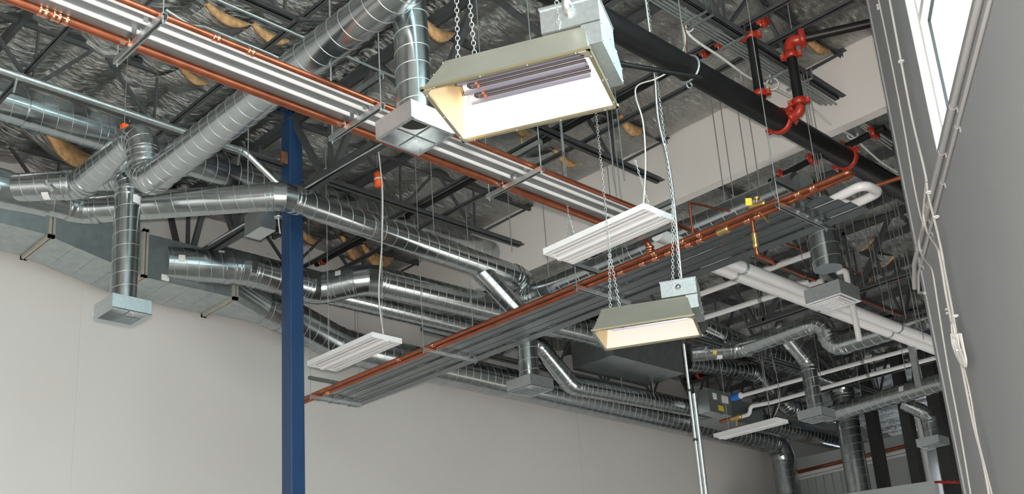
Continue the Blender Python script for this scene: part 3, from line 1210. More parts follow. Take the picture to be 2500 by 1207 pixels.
def rod(x, y, z0, z1, label, group=None, r=0.005, m='rod', exact=False):
    z1 = z1 if exact else (ROOF - 0.02 if x < BX else LROOF - 0.02) if z1 > 7.6 else z1
    b = MB()
    b.tube([(x, y, z0), (x, y, z1)], r, 8)
    o = b.build('hanger_rod', m)
    return tagp(o, label, 'rod', group)


def nut(t, p, m='zinc'):
    b = MB()
    b.lathe([(0.011, 0), (0.011, 0.012)], p, (0, 0, 1), 6, False)
    b.build('nut', m, t)


def clevis(t, p, ax, r, z1):
    b = MB()
    b.torus(p, ax, r + 0.004, 0.004, 20, 6)
    b.tube([Vector(p) + V(0, 0, r), V(p[0], p[1], z1)], 0.004, 6)
    b.build('pipe_hanger', 'zinc', t)


def fitting(t, p, ax, r, L=0.07, m='copper_bright', name='coupling'):
    b = MB()
    a = Vector(ax).normalized()
    pr_ = [(r, -L / 2), (r + 0.006, -L / 2 + 0.004), (r + 0.006, -L * 0.2), (r + 0.003, -L * 0.12), (r + 0.003, L * 0.12), (r + 0.006, L * 0.2), (r + 0.006, L / 2 - 0.004), (r, L / 2)]
    b.lathe(pr_, p, a, 18)
    b.build(name, m, t)


def bracket_set(ps, z, axis, tlabel, rods_label, rg, top, n_teeth, lines, upper=True):
    """trapeze: lower channel under the pipes, upper channel 0.25 m above, rods at both ends"""
    for k, (A, B) in enumerate(ps):
        a, b_ = P(*A, Z=z), P(*B, Z=z)
        m_ = (a + b_) / 2
        if axis == 'Y':
            a, b_ = V(m_.x, a.y, z), V(m_.x, b_.y, z)
        else:
            a, b_ = V(a.x, m_.y, z), V(b_.x, m_.y, z)
        t = thing('trapeze_hanger', tlabel[k], 'hanger', m_)
        strut(t, a, b_)
        if upper:
            strut(t, a + V(0, 0, 0.26), b_ + V(0, 0, 0.26))
        for e, s in ((a, 1), (b_, -1)):
            q = e + (b_ - a).normalized() * 0.025 * s
            nut(t, q - V(0, 0, 0.033))
            nut(t, q + V(0, 0, 0.022))
            rod(q.x, q.y, z - 0.05, top, rods_label, rg)
        # clips that grip the fins
        for j in range(n_teeth):
            f = (j + 1.2) / (n_teeth + 1.2)
            q = a.lerp(b_, f)
            mb = MB()
            if axis == 'Y':
                mb.box(q + V(-0.05, 0, 0.075), (0.035, 0.006, 0.11))
                mb.bar(q + V(-0.05, -0.035, 0.12), q + V(0.02, 0, 0.02), 0.01, 0.004, (1, 0, 0))
            else:
                mb.box(q + V(0, -0.05, 0.075), (0.006, 0.035, 0.11))
            mb.build('clip', 'zinc', t)


# panel one, along X under the joists of the high bay
ZP1 = 6.2
pa = thing('radiant_panel', 'long radiant panel with white tubes between two copper pipes, upper left', 'radiant panel', (5, 6.7, ZP1))
ybig = P(663, 239, Z=ZP1).y
ysml = P(1000, 284, Z=ZP1).y
xe = P(1545, 560, Z=ZP1).x
cpz = 0.034
big_pts = fillet([V(0.3, ybig, ZP1), V(xe + 0.36, ybig - 0.0, ZP1), V(xe + 0.36, ybig - 0.02, 5.96)], 0.1)
cl1 = thing('copper_pipe', 'thick copper pipe along the far edge of the upper panel, elbow at its end', 'pipe', (5, ybig, ZP1))
mtube('run', 'copper', big_pts, cpz, cl1, 20)
cl2 = thing('copper_pipe', 'thinner copper pipe along the near edge of the upper panel', 'pipe', (5, ysml, ZP1))
mtube('run', 'copper', [V(0.3, ysml, ZP1), V(P(1790, 625, Z=ZP1).x, ysml, ZP1)], 0.023, cl2, 16)
for px, py in ((138, 40), ):
    q = P(px, py, Z=ZP1)
    for s in (-0.09, 0.0, 0.05):
        fitting(cl1, V(q.x + s, ybig, ZP1), (1, 0, 0), cpz, 0.07)
for px, py in ((528, 92), (610, 128)):
    q = P(px, py, Z=ZP1)
    fitting(cl2, V(q.x, ysml, ZP1), (1, 0, 0), 0.023, 0.06)
for z in (-0.04, -0.1):
    fitting(cl1, V(xe + 0.36, ybig - 0.01, ZP1 + z - 0.06), (0, 0, 1), cpz + 0.006, 0.06)
sp_ = ybig - ysml
for fa, fb, fw_ in ((0.10, 0.31, 0.36), (0.41, 0.61, 0.66), (0.71, 0.84, 0.89)):
    b = MB()
    ya_, yb1 = ybig - sp_ * fa, ybig - sp_ * fb
    b.box2((0.4, yb1, ZP1 + 0.008), (xe - 0.1, ya_, ZP1 + 0.013))
    for yy in (yb1, ya_ - 0.003):
        b.box2((0.4, yy, ZP1 + 0.013), (xe - 0.1, yy + 0.003, ZP1 + 0.05))
    b.build('fin_plate', 'fin_light', pa)
    b = MB()
    yt = ybig - sp_ * fw_
    b.tube([(0.4, yt, ZP1 + 0.012), (xe - 0.05, yt, ZP1 + 0.012)], sp_ * 0.05, 14)
    b.build('white_tube', 'pvc_white', pa)
bracket_set([((283, 152), (402, 38)), ((803, 340), (938, 258)), ((1190, 482), (1326, 411)), ((1520, 600), (1656, 549))], ZP1 - 0.06, 'Y',
            ['trapeze hanger under the upper panel near the top left corner', 'trapeze hanger under the upper panel left of the near open box',
             'trapeze hanger under the upper panel right of the near heater', 'trapeze hanger at the right end of the upper panel behind the near fluorescent light'],
            'threaded rod holding a trapeze hanger of the upper radiant panel', 'rods of the upper panel', 8.56, 3, None)

# panel two, along Y, lower
ZP2 = 5.9
xk = P(1414, 695, Z=ZP2).x
pb2 = thing('radiant_panel', 'long grey louvred radiant panel crossing from wall to right along twin copper pipes', 'radiant panel', (9, 8, ZP2))
yw, yr = P(752, 966, Z=ZP2).y, P(2005, 450, Z=ZP2).y
for k in range(5):
    xx = xk + 0.16 + k * 0.165
    ye = yr + 0.14 - k * 0.035 + (0.12 if k == 0 else 0)
    b = MB()
    z_ = ZP2 + (0.008 if k % 2 else 0.0)
    b.box((xx, (yw + 0.15 + ye) / 2, z_), (0.158, yw + 0.15 - ye, 0.004))
    b.box((xx - 0.078, (yw + 0.15 + ye) / 2, z_ - 0.006), (0.004, yw + 0.15 - ye, 0.014))
    b.build('fin_plate', 'fin', pb2)
c3 = thing('copper_pipe', 'outer copper pipe of the lower panel, hairpin bend at its right end', 'pipe', (xk, 8, ZP2))
q2_ = P(2062, 440, Z=ZP2)
x_in = xk + 0.085
hp = fillet([V(xk, yw + 0.35, ZP2), V(xk, q2_.y - 0.1, ZP2 + 0.01), V(x_in, q2_.y - 0.1, ZP2 + 0.01), V(x_in, P(1925, 500, Z=ZP2).y, ZP2)], 0.042, 6)
mtube('run', 'copper', hp, 0.024, c3, 16)
c4 = thing('copper_pipe', 'inner copper pipe of the lower panel with bright couplings and tees', 'pipe', (x_in, 8, ZP2))
mtube('run', 'copper', [V(x_in, yw + 0.35, ZP2 - 0.01), V(x_in, P(1925, 500, Z=ZP2).y + 0.0, ZP2 - 0.01)], 0.029, c4, 16)
for px, py in ((1955, 478), (1990, 462)):
    fitting(c3, V(xk, P(px, py, Z=ZP2).y, ZP2), (0, 1, 0), 0.024, 0.06)
for px, py in ((983, 879), (1070, 846), (1590, 617), (1665, 590), (1710, 575)):
    fitting(c3, V(xk, P(px, py, Z=ZP2).y, ZP2), (0, 1, 0), 0.024, 0.05)
for px, py in ((815, 958), (1530, 667), (1580, 645), (1612, 632), (1640, 618), (1690, 598), (1715, 586), (1835, 540), (1860, 530)):
    fitting(c4, V(x_in, P(px, py, Z=ZP2).y, ZP2 - 0.01), (0, 1, 0), 0.029, 0.07)
qv = P(1772, 563, Z=ZP2)
b = MB()
b.lathe([(0.03, -0.07), (0.042, -0.06), (0.042, -0.03), (0.034, 0), (0.042, 0.03), (0.042, 0.06), (0.03, 0.07)], (x_in, qv.y, ZP2 - 0.01), (0, 1, 0), 10)
b.build('valve', 'brass', c4)
# tee with a drop from the inner pipe
qd = P(1837, 545, X=x_in)
zd = P(1846, 624, X=x_in).z
c5 = thing('copper_pipe', 'short vertical copper pipe with brass valve dropping from the lower panel', 'pipe', (x_in, qd.y, zd))
mtube('run', 'copper', fillet([V(x_in, qd.y, ZP2 - 0.02), V(x_in, qd.y, zd), V(x_in + 0.25, qd.y, zd)], 0.04), 0.019, c5, 12)
b = MB()
zm = P(1840, 588, X=x_in).z
b.lathe([(0.02, -0.08), (0.028, -0.07), (0.028, -0.04), (0.022, -0.02), (0.03, 0.01), (0.022, 0.04), (0.028, 0.06), (0.02, 0.08)], (x_in, qd.y, zm), (0, 0, 1), 10)
b.build('valve', 'brass', c5)
# square loop of thin copper above the pipes
lp = P(1693, 580, X=xk)
lz = P(1692, 490, X=xk).z
c6 = thing('copper_pipe', 'thin copper pipe rising and bending square above the twin pipes', 'pipe', (xk, lp.y, ZP2))
le = P(1880, 566, Z=lz)
mtube('run', 'copper', fillet([V(xk, lp.y, ZP2), V(xk, lp.y, lz), V(xk + 0.55, P(1785, 540, X=xk + 0.55).y, lz + 0.02)], 0.03), 0.012, c6, 10)
vt = P(1848, 502, X=xk + 0.15)
vv = thing('valve', 'brass valve with yellow tag above the twin copper pipes', 'valve', vt)
b = MB()
b.lathe([(0.015, -0.1), (0.03, -0.09), (0.03, -0.05), (0.02, -0.03), (0.035, 0), (0.02, 0.03), (0.03, 0.06), (0.015, 0.1)], vt, (0, 1, 0.1), 12)
b.build('body', 'brass', vv)
b = MB()
b.lathe([(0.01, 0), (0.01, 0.07), (0.03, 0.075), (0.03, 0.09)], vt, (0.2, 0, 1), 10)
b.build('stem', 'brass', vv)
sticker(vv, vt + V(-0.04, 0.06, 0.05), (-0.6, -0.7, -0.3), (0, 0, 1), 0.06, 0.07, 'yellow', 'tag', 'yellow tag')
mtube('pipe', 'brass', [vt + V(0, -0.09, 0), vt + V(0, -0.09, -0.2), V(xk, vt.y - 0.09, ZP2)], 0.01, vv, 8)

bracket_set([((752, 969), (884, 989)), ((1030, 853), (1163, 883)), ((1401, 702), (1540, 741)), ((1899, 499), (2018, 557))], ZP2 - 0.06, 'X',
            ['trapeze hanger at the wall end of the lower panel beside blue column', 'trapeze hanger under the lower panel right of the small fluorescent light',
             'trapeze hanger in the middle of the lower panel above the far heater', 'trapeze hanger at the right end of the lower panel'],
            'threaded rod holding a trapeze hanger of the lower radiant panel', 'rods of the lower panel', 8.5, 4, None)

# white insulated return bends at the panel's right end
w1 = thing('insulated_pipe', 'thick white insulated pipe loop at the right end of the lower panel', 'pipe', (xk + 0.3, yr, ZP2))
zj = ZP2 + 0.05
ur = P(2150, 457, Z=zj)
lo_ = [P(2004, 503, Z=zj), P(2108, 450, Z=zj), P(2150, 469, Z=zj), P(2038, 521, Z=zj)]
lo_[0] += (lo_[0] - lo_[1]).normalized() * 0.04
lo_[3] += (lo_[3] - lo_[2]).normalized() * 0.04
mtube('jacket', 'pvc_white', fillet(lo_, 0.09), 0.044, w1, 18)
w2 = thing('insulated_pipe', 'short white insulated pipe bend between fins at the panel end', 'pipe', (xk + 0.33, yr, ZP2))
mtube('jacket', 'pvc_white', fillet([P(2014, 516, Z=zj), P(2060, 494, Z=zj), P(2072, 499, Z=zj)], 0.04), 0.036, w2, 16)
c7 = thing('copper_pipe', 'copper pipe passing from the white pipe loop behind the facade wall', 'pipe', ur)
mtube('run', 'copper', [P(2100, 466, Z=ZP2 + 0.35), P(2240, 421, Z=ZP2 + 0.35)], 0.022, c7, 12)

# ------------------------------------------------------------------ white insulated pipes
def band(t, p, ax, r, m='zinc_dull', L=0.05):
    b = MB()
    a = Vector(ax).normalized()
    b.tube([Vector(p) - a * L / 2, Vector(p) + a * L / 2], r + 0.004, 20)
    b.build('support_band', m, t)


ZW = 6.3
for lab, (pA, pB), bx_ in (('upper of the two thick white insulated pipes crossing towards the facade wall', ((1943, 705), (2182, 797)), (1812, 2195)),
                           ('lower of the two thick white insulated pipes crossing towards the facade wall', ((1943, 729), (2182, 815)), (1795, 2170))):
    A, B = P(*pA, Z=ZW), P(*pB, Z=ZW)
    y = (A.y + B.y) / 2
    t = thing('insulated_pipe', lab, 'pipe', (12, y, ZW))
    mtube('jacket', 'pvc_white', [V(xe + 0.75 if 'lower' in lab else xe + 0.5, y, ZW), V(FARX - 2, y, ZW)], 0.074, t, 24)
    for px in bx_:
        q = P(px, A.y, Y=y) if False else None
    for px, py in ((bx_[0], 655 if 'upper' in lab else 668), (bx_[1], 800 if 'upper' in lab else 812), (1995, 748 if 'lower' in lab else 725)):
        q = P(px, py, Z=ZW)
        band(t, (q.x, y, ZW), (1, 0, 0), 0.074)


def thin_pipe(label, pts, z, r=0.038, bands=(), ext=0.0, m='pvc_white'):
    q = [P(x, y, Z=z) for x, y in pts]
    t = thing('insulated_pipe', label, 'pipe', q[0])
    if ext:
        d = (q[-1] - q[-2]).normalized()
        q[-1] = q[-1] + d * ext
    mtube('jacket', m, fillet(q, 0.08), r, t, 16)
    for px, py in bands:
        p = P(px, py, Z=z)
        band(t, p, (q[-1] - q[-2]), r, 'zinc_dull', 0.06)
        rod(p.x, p.y, z + r, LROOF - 0.1, 'thin rod holding up a thin white insulated pipe under the low roof', 'rods of the thin white pipes', 0.006)
    return t


thin_pipe('thin white pipe behind the far heater, upper of the crossing pair', [(1700, 722), (1985, 618)], 6.95)
thin_pipe('thin white pipe right of the far heater running up behind the thick white pipes', [(1712, 779), (1899, 719), (2010, 685)], 6.95, bands=((1857, 732),))
thin_pipe('thin white pipe with blue valve end crossing behind the vertical duct', [(1806, 968), (2107, 884), (2330, 824)], 6.75, 0.036, bands=((1868, 951), (2107, 884)))
thin_pipe('white pipe stub ending near the grille box', [(1935, 696), (1974, 690)], 6.9, 0.04)
lp_ = [(1803, 1021), (1828, 1012), (1832, 991), (1880, 984), (2121, 917), (2330, 862)]
q = [P(x, y, Z=6.55) for x, y in (lp_[3], lp_[4], lp_[5])]
t = thing('insulated_pipe', 'thin white pipe with a stepped end at the control box', 'pipe', q[0])
aq, bq = P(1832, 993, Z=6.55), P(1830, 1012, X=P(1832, 993, Z=6.55).x)
mtube('jacket', 'pvc_white', fillet([P(1800, 1021, Z=bq.z), bq, aq, q[0], q[1], q[2]], 0.07), 0.036, t, 16)
for px, py in ((1876, 985), (2121, 917)):
    p = P(px, py, Z=6.55)
    band(t, p, q[1] - q[0], 0.036, 'zinc_dull', 0.06)
    rod(p.x, p.y, 6.59, LROOF - 0.1, 'thin rod holding up a thin white insulated pipe under the low roof', 'rods of the thin white pipes', 0.006)
bv = P(1795, 970, Z=6.75)
t = thing('valve', 'blue valve actuator at the end of a thin white pipe', 'valve', bv)
b = MB()
b.lathe([(0.05, -0.1), (0.07, -0.08), (0.07, 0.05), (0.055, 0.08)], bv, q[0] - q[1], 10)
b.build('actuator', 'blue_plastic', t)
b = MB()
b.lathe([(0.045, 0), (0.06, 0.02), (0.06, 0.05)], bv - (q[0] - q[1]).normalized() * 0.15, q[0] - q[1], 10)
b.build('cap', 'white_enamel', t)
bv = P(1797, 1020, Z=bq.z)
t = thing('valve', 'small brass valve under the control box at the stepped white pipe', 'valve', bv)
dq = (q[0] - q[1]).normalized()
b = MB()
b.lathe([(0.02, -0.12), (0.05, -0.1), (0.05, -0.04), (0.03, 0), (0.05, 0.05), (0.03, 0.12)], bv, dq, 12)
b.build('body', 'brass', t)
b = MB()
b.tube([bv, bv + V(0, 0, -0.16)], 0.022, 8)
b.build('drain', 'brass', t)
mtube('pipe', 'copper', [bv + dq * 0.1, bv + dq * 0.35], 0.03, t, 10)
t = thing('insulated_pipe', 'white pipe elbow beside the grille box duct', 'pipe', P(2062, 690, X=11.4))
w = [P(2045, 664, X=11.2), P(2064, 660, X=11.2), P(2075, 695, X=11.2), P(2085, 752, X=11.2)]
mtube('jacket', 'pvc_white', fillet([w[0], w[1], V(w[1].x, w[1].y - 0.02, 5.3)], 0.06), 0.034, t, 14)

# copper lines of the low bay
for lab, pts, z, r in (('copper pipe along a low joist running to the facade wall', [(1700, 564), (1900, 648), (2089, 725), (2268, 798)], 6.97, 0.02),
                       ('thin copper pipe above the grille box duct turning to the right', [(1985, 619), (2055, 650), (2165, 696), (2240, 671)], 7.25, 0.014),
                       ('thin copper pipe under the low roof left of the grille box duct', [(1800, 540), (1900, 586), (1982, 622)], 7.3, 0.016)):
    q = [P(x, y, Z=z) for x, y in pts]
    t = thing('copper_pipe', lab, 'pipe', q[1])
    if len(q) == 4 and z < 7:
        y = q[2].y
        q = [V(q[0].x, y, z), V(q[3].x, y, z)]
        for k in range(1, 5):
            p = q[0].lerp(q[1], k / 5)
            clevis(t, p, (1, 0, 0), r, z + 0.1)
    mtube('run', 'copper', fillet(q, 0.05), r, t, 10)
# pipes on the far wall
for lab, (A, B), m, r in (('red copper pipe along the far wall', ((1896, 1166), (2330, 1060)), 'copper', 0.035), ('white pipe along the far wall under the copper pipe', ((1905, 1173), (2330, 1072)), 'pvc_white', 0.04),
                          ('lower white pipe along the far wall', ((1925, 1177), (2330, 1082)), 'pvc_white', 0.03)):
    a, b_ = P(*A, X=FARX - 0.1), P(*B, X=FARX - 0.1)
    t = thing('copper_pipe' if m == 'copper' else 'insulated_pipe', lab, 'pipe', a)
    mtube('run', m, [a, b_], r, t, 12)

# ------------------------------------------------------------------ fire sprinkler pipes
ZF, RF = 7.0, 0.112
fy = (P(1700, 183, Z=ZF).y + P(2050, 376, Z=ZF).y) / 2
fp = thing('fire_pipe', 'thick black fire main crossing under the bulkhead with red couplings', 'pipe', (8, fy, ZF))
mtube('run', 'pipe_black', [V(2.5, fy, ZF), V(16, fy, ZF)], RF, fp, 32)


def groove_coupling(t, p, ax, r, name='grooved_coupling', m='red', L=0.07):
    a = Vector(ax).normalized()
    b = MB()
    b.lathe([(r, -L / 2), (r + 0.018, -L / 2 + 0.006), (r + 0.022, 0), (r + 0.018, L / 2 - 0.006), (r, L / 2)], p, a, 28)
    u = a.orthogonal().normalized()
    if abs(a.z) < 0.9:
        u = V(0, 0, 1)
    x = a.cross(u).normalized()
    d = (x + u * 0.4).normalized()
    for s in (-1, 1):
        q = Vector(p) + d * s * (r + 0.035)
        b.box(q, (L * 0.8, L * 0.6, 0.05), Matrix((a, d, a.cross(d))).transposed().to_3x3())
    o = b.build(name, m, t)
    for s in (-1, 1):
        b = MB()
        q = Vector(p) + d * s * (r + 0.04)
        w_ = a.cross(d)
        b.tube([q - w_ * 0.045, q + w_ * 0.05], 0.008, 8)
        b.build('bolt', 'zinc', t)
    return o


x1c = P(1915, 292, Z=ZF).x
x2c = P(2072, 385, Z=ZF).x
groove_coupling(fp, (x1c, fy, ZF), (1, 0, 0), RF + 0.003)
groove_coupling(fp, (x2c, fy, ZF), (1, 0, 0), RF)
# hanger hoop on the main
hx = P(1685, 165, Z=ZF).x
t = thing('pipe_hanger', 'grey strap hoop around the black fire main', 'hanger', (hx, fy, ZF))
b = MB()
b.torus((hx, fy, ZF), (1, 0, 0), RF + 0.012, 0.012, 28, 6)
b.tube([(hx, fy, ZF + RF + 0.01), (hx, fy, 8.5)], 0.007, 8)
b.build('hoop', 'zinc_dull', t)
b = MB()
qa, qb = P(1480, 150, Z=ZF - 0.2), P(1712, 190, Z=ZF - 0.16)
t = thing('brace_pipe', 'thin black sway brace pipe under the fire main', 'pipe', qb)
mtube('run', 'pipe_black', [qa, qb], 0.022, t, 12)
t2 = t
b = MB()
b.torus((hx + 0.02, fy + 0.02, ZF - 0.15), (0.3, 1, 0), 0.03, 0.008, 16, 6)
b.build('clamp', 'zinc_dull', t2)


def elbow_fit(t, a, c, b_, r, m='red'):
    mb = MB()
    mb.tube(fillet([a, c, b_], min((Vector(a) - Vector(c)).length, (Vector(b_) - Vector(c)).length) * 0.9, 6), r, 18)
    mb.build('elbow', m, t)


# riser one: tee - elbow - vertical - elbow - line to the facade wall
RR = 0.05
tx_ = x1c + 0.05
ra = thing('sprinkler_riser', 'black riser with red fittings from the fire main to the facade wall', 'pipe', (x1c, fy, ZF))
ev = P(1953, 262, X=x1c)
tv = P(1943, 102, X=ev.x)
ztop = P(1945, 92, X=x1c).z
o0 = V(x1c, fy - RF - 0.02, ZF + 0.07)
ez = ev.z
mtube('nipple', 'pipe_black', [o0, V(x1c, ev.y + 0.06, ez - 0.06)], 0.033, ra, 14)
mtube('outlet', 'red', [V(x1c, fy - RF * 0.6, ZF + 0.05), V(x1c, fy - RF - 0.05, ZF + 0.08)], 0.045, ra, 18)
elbow_fit(ra, V(x1c, ev.y + 0.085, ez - 0.055), V(x1c, ev.y, ez - 0.045), V(ev.x, ev.y, ez + 0.05), 0.05)
groove_coupling(ra, (x1c, ev.y + 0.10, ez - 0.055), (0, -1, 0.2), 0.036, L=0.05)
groove_coupling(ra, (ev.x, ev.y, ez + 0.06), (0, 0, 1), RR)
mtube('vertical', 'pipe_black', [V(ev.x, ev.y, ez), V(ev.x, ev.y, ztop - 0.02)], RR, ra, 18)
groove_coupling(ra, (ev.x, ev.y, ztop - 0.16), (0, 0, 1), RR)
far = P(2136, 54, Z=ztop)
dirf = V(far.x - ev.x, far.y - ev.y, 0).normalized()
elbow_fit(ra, V(ev.x, ev.y, ztop - 0.12), V(ev.x, ev.y, ztop), V(ev.x, ev.y, ztop) + dirf * 0.12, RR * 1.15)
groove_coupling(ra, V(ev.x, ev.y, ztop) + dirf * 0.13, dirf, RR)
mtube('branch', 'pipe_black', [V(ev.x, ev.y, ztop) + dirf * 0.1, V(far.x, far.y, ztop)], RR * 0.9, ra, 18)
# riser two further left
yb2 = fy + 0.05
rv = P(1856, 235, Y=yb2)
rb = thing('sprinkler_riser', 'black riser left of the other, red couplings, ending in a red cap', 'pipe', (rv.x, yb2, ZF))
zt2 = P(1835, 72, X=rv.x).z
mtube('vertical', 'pipe_black', [V(rv.x, yb2, ZF + RF * 0.8), V(rv.x, yb2, zt2)], RR, rb, 18)
groove_coupling(rb, (rv.x, yb2, P(1855, 230, X=rv.x).z), (0, 0, 1), RR)
groove_coupling(rb, (rv.x, yb2, P(1835, 88, X=rv.x).z), (0, 0, 1), RR)
ra_, rb_ = V(rv.x, yb2 + 0.35, zt2 + 0.02), V(rv.x, P(1862, 48, X=rv.x).y, zt2 + 0.02)
mtube('branch', 'pipe_black', [ra_, rb_], RR * 0.85, rb, 18)
groove_coupling(rb, rb_, (0, 1, 0), RR * 0.85, 'cap')
groove_coupling(rb, ra_, (0, 1, 0), RR * 0.85)
# branch line along Y under the roof with couplings
sx = 9.15
ya, yb_ = P(772, 637, X=sx), P(1790, 92, X=sx)
sp = thing('sprinkler_line', 'black sprinkler branch line crossing under the high roof, red coupling at its end', 'pipe', (sx, 9, 8.25))
mtube('run', 'pipe_black', [V(sx, ya.y, 8.27), V(sx, yb_.y, 8.27)], 0.042, sp, 16)
for px, py in ((788, 630), (1720, 122), (1768, 97)):
    groove_coupling(sp, (sx, P(px, py, X=sx).y, 8.27), (0, 1, 0), 0.042, L=0.06)
for px, py in ((1275, 358),):
    q = P(px, py, X=sx)
    b = MB()
    b.lathe([(0.012, 0), (0.012, 0.12), (0.02, 0.13), (0.02, 0.19), (0.03, 0.2)], (sx, q.y, 8.31), (0, 0, 1), 10)
    b.build('sprig', 'brass', sp)
for lab, A, B, z in (('black sprinkler line with red couplings under the low roof beside the conduits', (2030, 375), (2160, 312), 7.6), ('black sprinkler line beyond the bulkhead behind the fire main', (1880, 445), (2010, 375), 7.55),
                     ('black pipe piece with red band above the control box', (1690, 925), (1745, 905), 7.5)):
    a, b_ = P(*A, Z=z), P(*B, Z=z)
    t = thing('sprinkler_line', lab, 'pipe', a)
    mtube('run', 'pipe_black', [a, b_], 0.04, t, 14)
    for f in ((0.25, 0.8) if z != 7.5 else (0.3,)):
        groove_coupling(t, a.lerp(b_, f), b_ - a, 0.04, L=0.06)


# ------------------------------------------------------------------ infrared heaters
def chain(p0, p1, label, group=None, L=0.036, r=0.0026, name='chain', big=0.0105):
    p0, p1 = Vector(p0), Vector(p1)
    d = (p1 - p0)
    n = max(2, int(d.length / (L * 0.78)))
    tn = d.normalized()
    u = tn.orthogonal().normalized()
    w_ = tn.cross(u)
    b = MB()
    for i in range(n):
        c = p0 + tn * (d.length * (i + 0.5) / n)
        a = u if i % 2 else w_
        b.torus(c, a, 1.0, r, 10, 5, (L / 2 - r, big - r), u=tn) if False else b.torus(c, a, L / 2, r, 10, 5, (1, big / (L / 2)), u=tn)
    o = b.build(name, 'chain')
    return tagp(o, label, 'chain', group)


HS = 0.70                                            # the hoods are about 0.85 m long


def heater(org, yaw, label):
    t = thing('infrared_heater', label, 'heater', EYE + (Vector(org) - EYE) * HS, yaw)
    t.scale = (HS, HS, HS)
    L, W_, bi, hh, ui = 1.21, 0.82, 0.22, 0.33, 0.10
    lo = [V(0, 0, 0), V(L, 0, 0), V(L, W_, 0), V(0, W_, 0)]
    hi = [V(ui, bi, hh), V(L - 0.06, bi, hh), V(L - 0.06, W_ - bi, hh), V(ui, W_ - bi, hh)]
    names_ = ('side_panel', 'end_panel', 'side_panel', 'end_panel')
    cen = V(L / 2, W_ / 2, hh / 2)
    for i in range(4):
        a, b_, c, d = lo[i], lo[(i + 1) % 4], hi[(i + 1) % 4], hi[i]
        nrm = (b_ - a).cross(d - a).normalized()
        if nrm.dot(cen - a) > 0:
            nrm = -nrm
        b = MB()
        b.poly([a, b_, c, d], 0.003, nrm)
        b.build(names_[i], 'heater_shell', t, local=True)
        b = MB()
        k = -nrm * 0.003
        b.poly([a + k, b_ + k, c + k, d + k], 0.002, -nrm)
        b.build('reflector', 'heater_end' if i % 2 else 'heater_lit', t, local=True)  # sides get the lit tone, ends keep the plain gold
    b = MB()
    b.poly(hi, 0.004, (0, 0, 1))
    b.build('top_panel', 'heater_shell', t, local=True)
    b = MB()
    for i in range(4):
        a, b_ = lo[i], lo[(i + 1) % 4]
        d = (b_ - a).normalized()
        b.bar(a - d * 0.02, b_ + d * 0.02, 0.028, 0.02)
    b.build('rim', 'heater_trim', t, local=True)
    b = MB()
    for i in range(4):
        b.poly([lo[i] + V(0, 0, -0.011), lo[i] + (lo[(i + 1) % 4] - lo[i]).normalized() * 0.07 + V(0, 0, -0.011), lo[i] + (lo[i - 1] - lo[i]).normalized() * 0.07 + V(0, 0, -0.011)], -0.003, (0, 0, 1))
    b.build('corner_plate', 'heater_shell', t, local=True)
    b = MB()
    for i in range(4):
        a, b_ = lo[i], lo[(i + 1) % 4]
        m_ = 3 if (b_ - a).length > 1 else 2
        for k in range(m_ + 1):
            p = a.lerp(b_, (k + 0.25) / (m_ + 0.5)) + V(0, 0, -0.01)
            b.lathe([(0.007, 0), (0.007, 0.006)], p + V(0, 0, -0.006), (0, 0, 1), 8)
        for k in range(3):
            p = lo[i].lerp(hi[i], 0.1 + 0.42 * k) + (V(lo[i].x - L / 2, lo[i].y - W_ / 2, 0).normalized()) * 0.004
            b.lathe([(0.006, 0), (0.006, 0.006)], p, V(lo[i].x - L / 2, 0, 0), 8)
    b.build('screws', 'zinc', t, local=True)
    # trough reflectors with hairpin elements inside
    for j in range(3):
        yc, zc_ = 0.24 + j * 0.149, 0.165
        b = MB()
        n = 9
        rad = 0.071
        vs = []
        for x in (0.15, L - 0.125):
            for i in range(n + 1):
                a = PI * i / n
                vs.append(V(x, yc - rad * math.cos(a), zc_ + rad * math.sin(a) * 1.1))
            for i in range(n + 1):
                a = PI * i / n
                vs.append(V(x, yc - (rad + .004) * math.cos(a), zc_ + (rad + .004) * math.sin(a) * 1.1))
        m_ = 2 * (n + 1)
        fs = []
        for i in range(n):
            fs.append((i, i + m_, i + m_ + 1, i + 1))
            fs.append((i + n + 1, i + n + 2, i + n + 2 + m_, i + n + 1 + m_))
        b.add(vs, fs, True)
        b.build('trough_reflector', 'trough', t, local=True)
        if j > 1:
            pass
        e = MB()
        x0_, x1_ = 0.24, L - 0.11
        zz_ = zc_ + 0.022
        pts = [V(x1_, yc - 0.026, zz_)] + [V(x0_ - 0.03 * math.sin(PI * k / 8), yc - 0.026 * math.cos(PI * k / 8), zz_) for k in range(9)] + [V(x1_, yc + 0.026, zz_)]
        e.tube(pts, 0.011, 10)
        e.build('heating_element', 'element', t, local=True)
        e = MB()
        for s in (-1, 1):
            e.lathe([(0.016, 0), (0.019, 0.01), (0.016, 0.022)], (x0_ + 0.03, yc + 0.026 * s, zz_), (1, 0, 0), 10)
        e.build('element_clip', 'fiber', t, local=True)
        e = MB()
        vs = []
        for i in range(n + 1):
            a = PI * i / n
            vs += [V(0.145, yc - 0.075 * math.cos(a), zc_ + 0.082 * math.sin(a)), V(0.145, yc - 0.064 * math.cos(a), zc_ + 0.07 * math.sin(a))]
        e.add(vs, [(2 * i, 2 * i + 1, 2 * i + 3, 2 * i + 2) for i in range(n)])
        e.add([q + V(-0.012, 0, 0) for q in vs], [(2 * i, 2 * i + 2, 2 * i + 3, 2 * i + 1) for i in range(n)])
        e.build('end_arch', 'tape_black', t, local=True)
    # control boxes at the right end
    b = MB()
    b.box2((0.845, 0.2, 0.345), (1.275, 0.66, 0.55))
    b.build('junction_box', 'galv_box', t, local=True)
    b = MB()
    b.box2((0.838, 0.192, 0.548), (1.282, 0.668, 0.556))
    b.box2((0.838, 0.192, 0.53), (1.282, 0.198, 0.556))
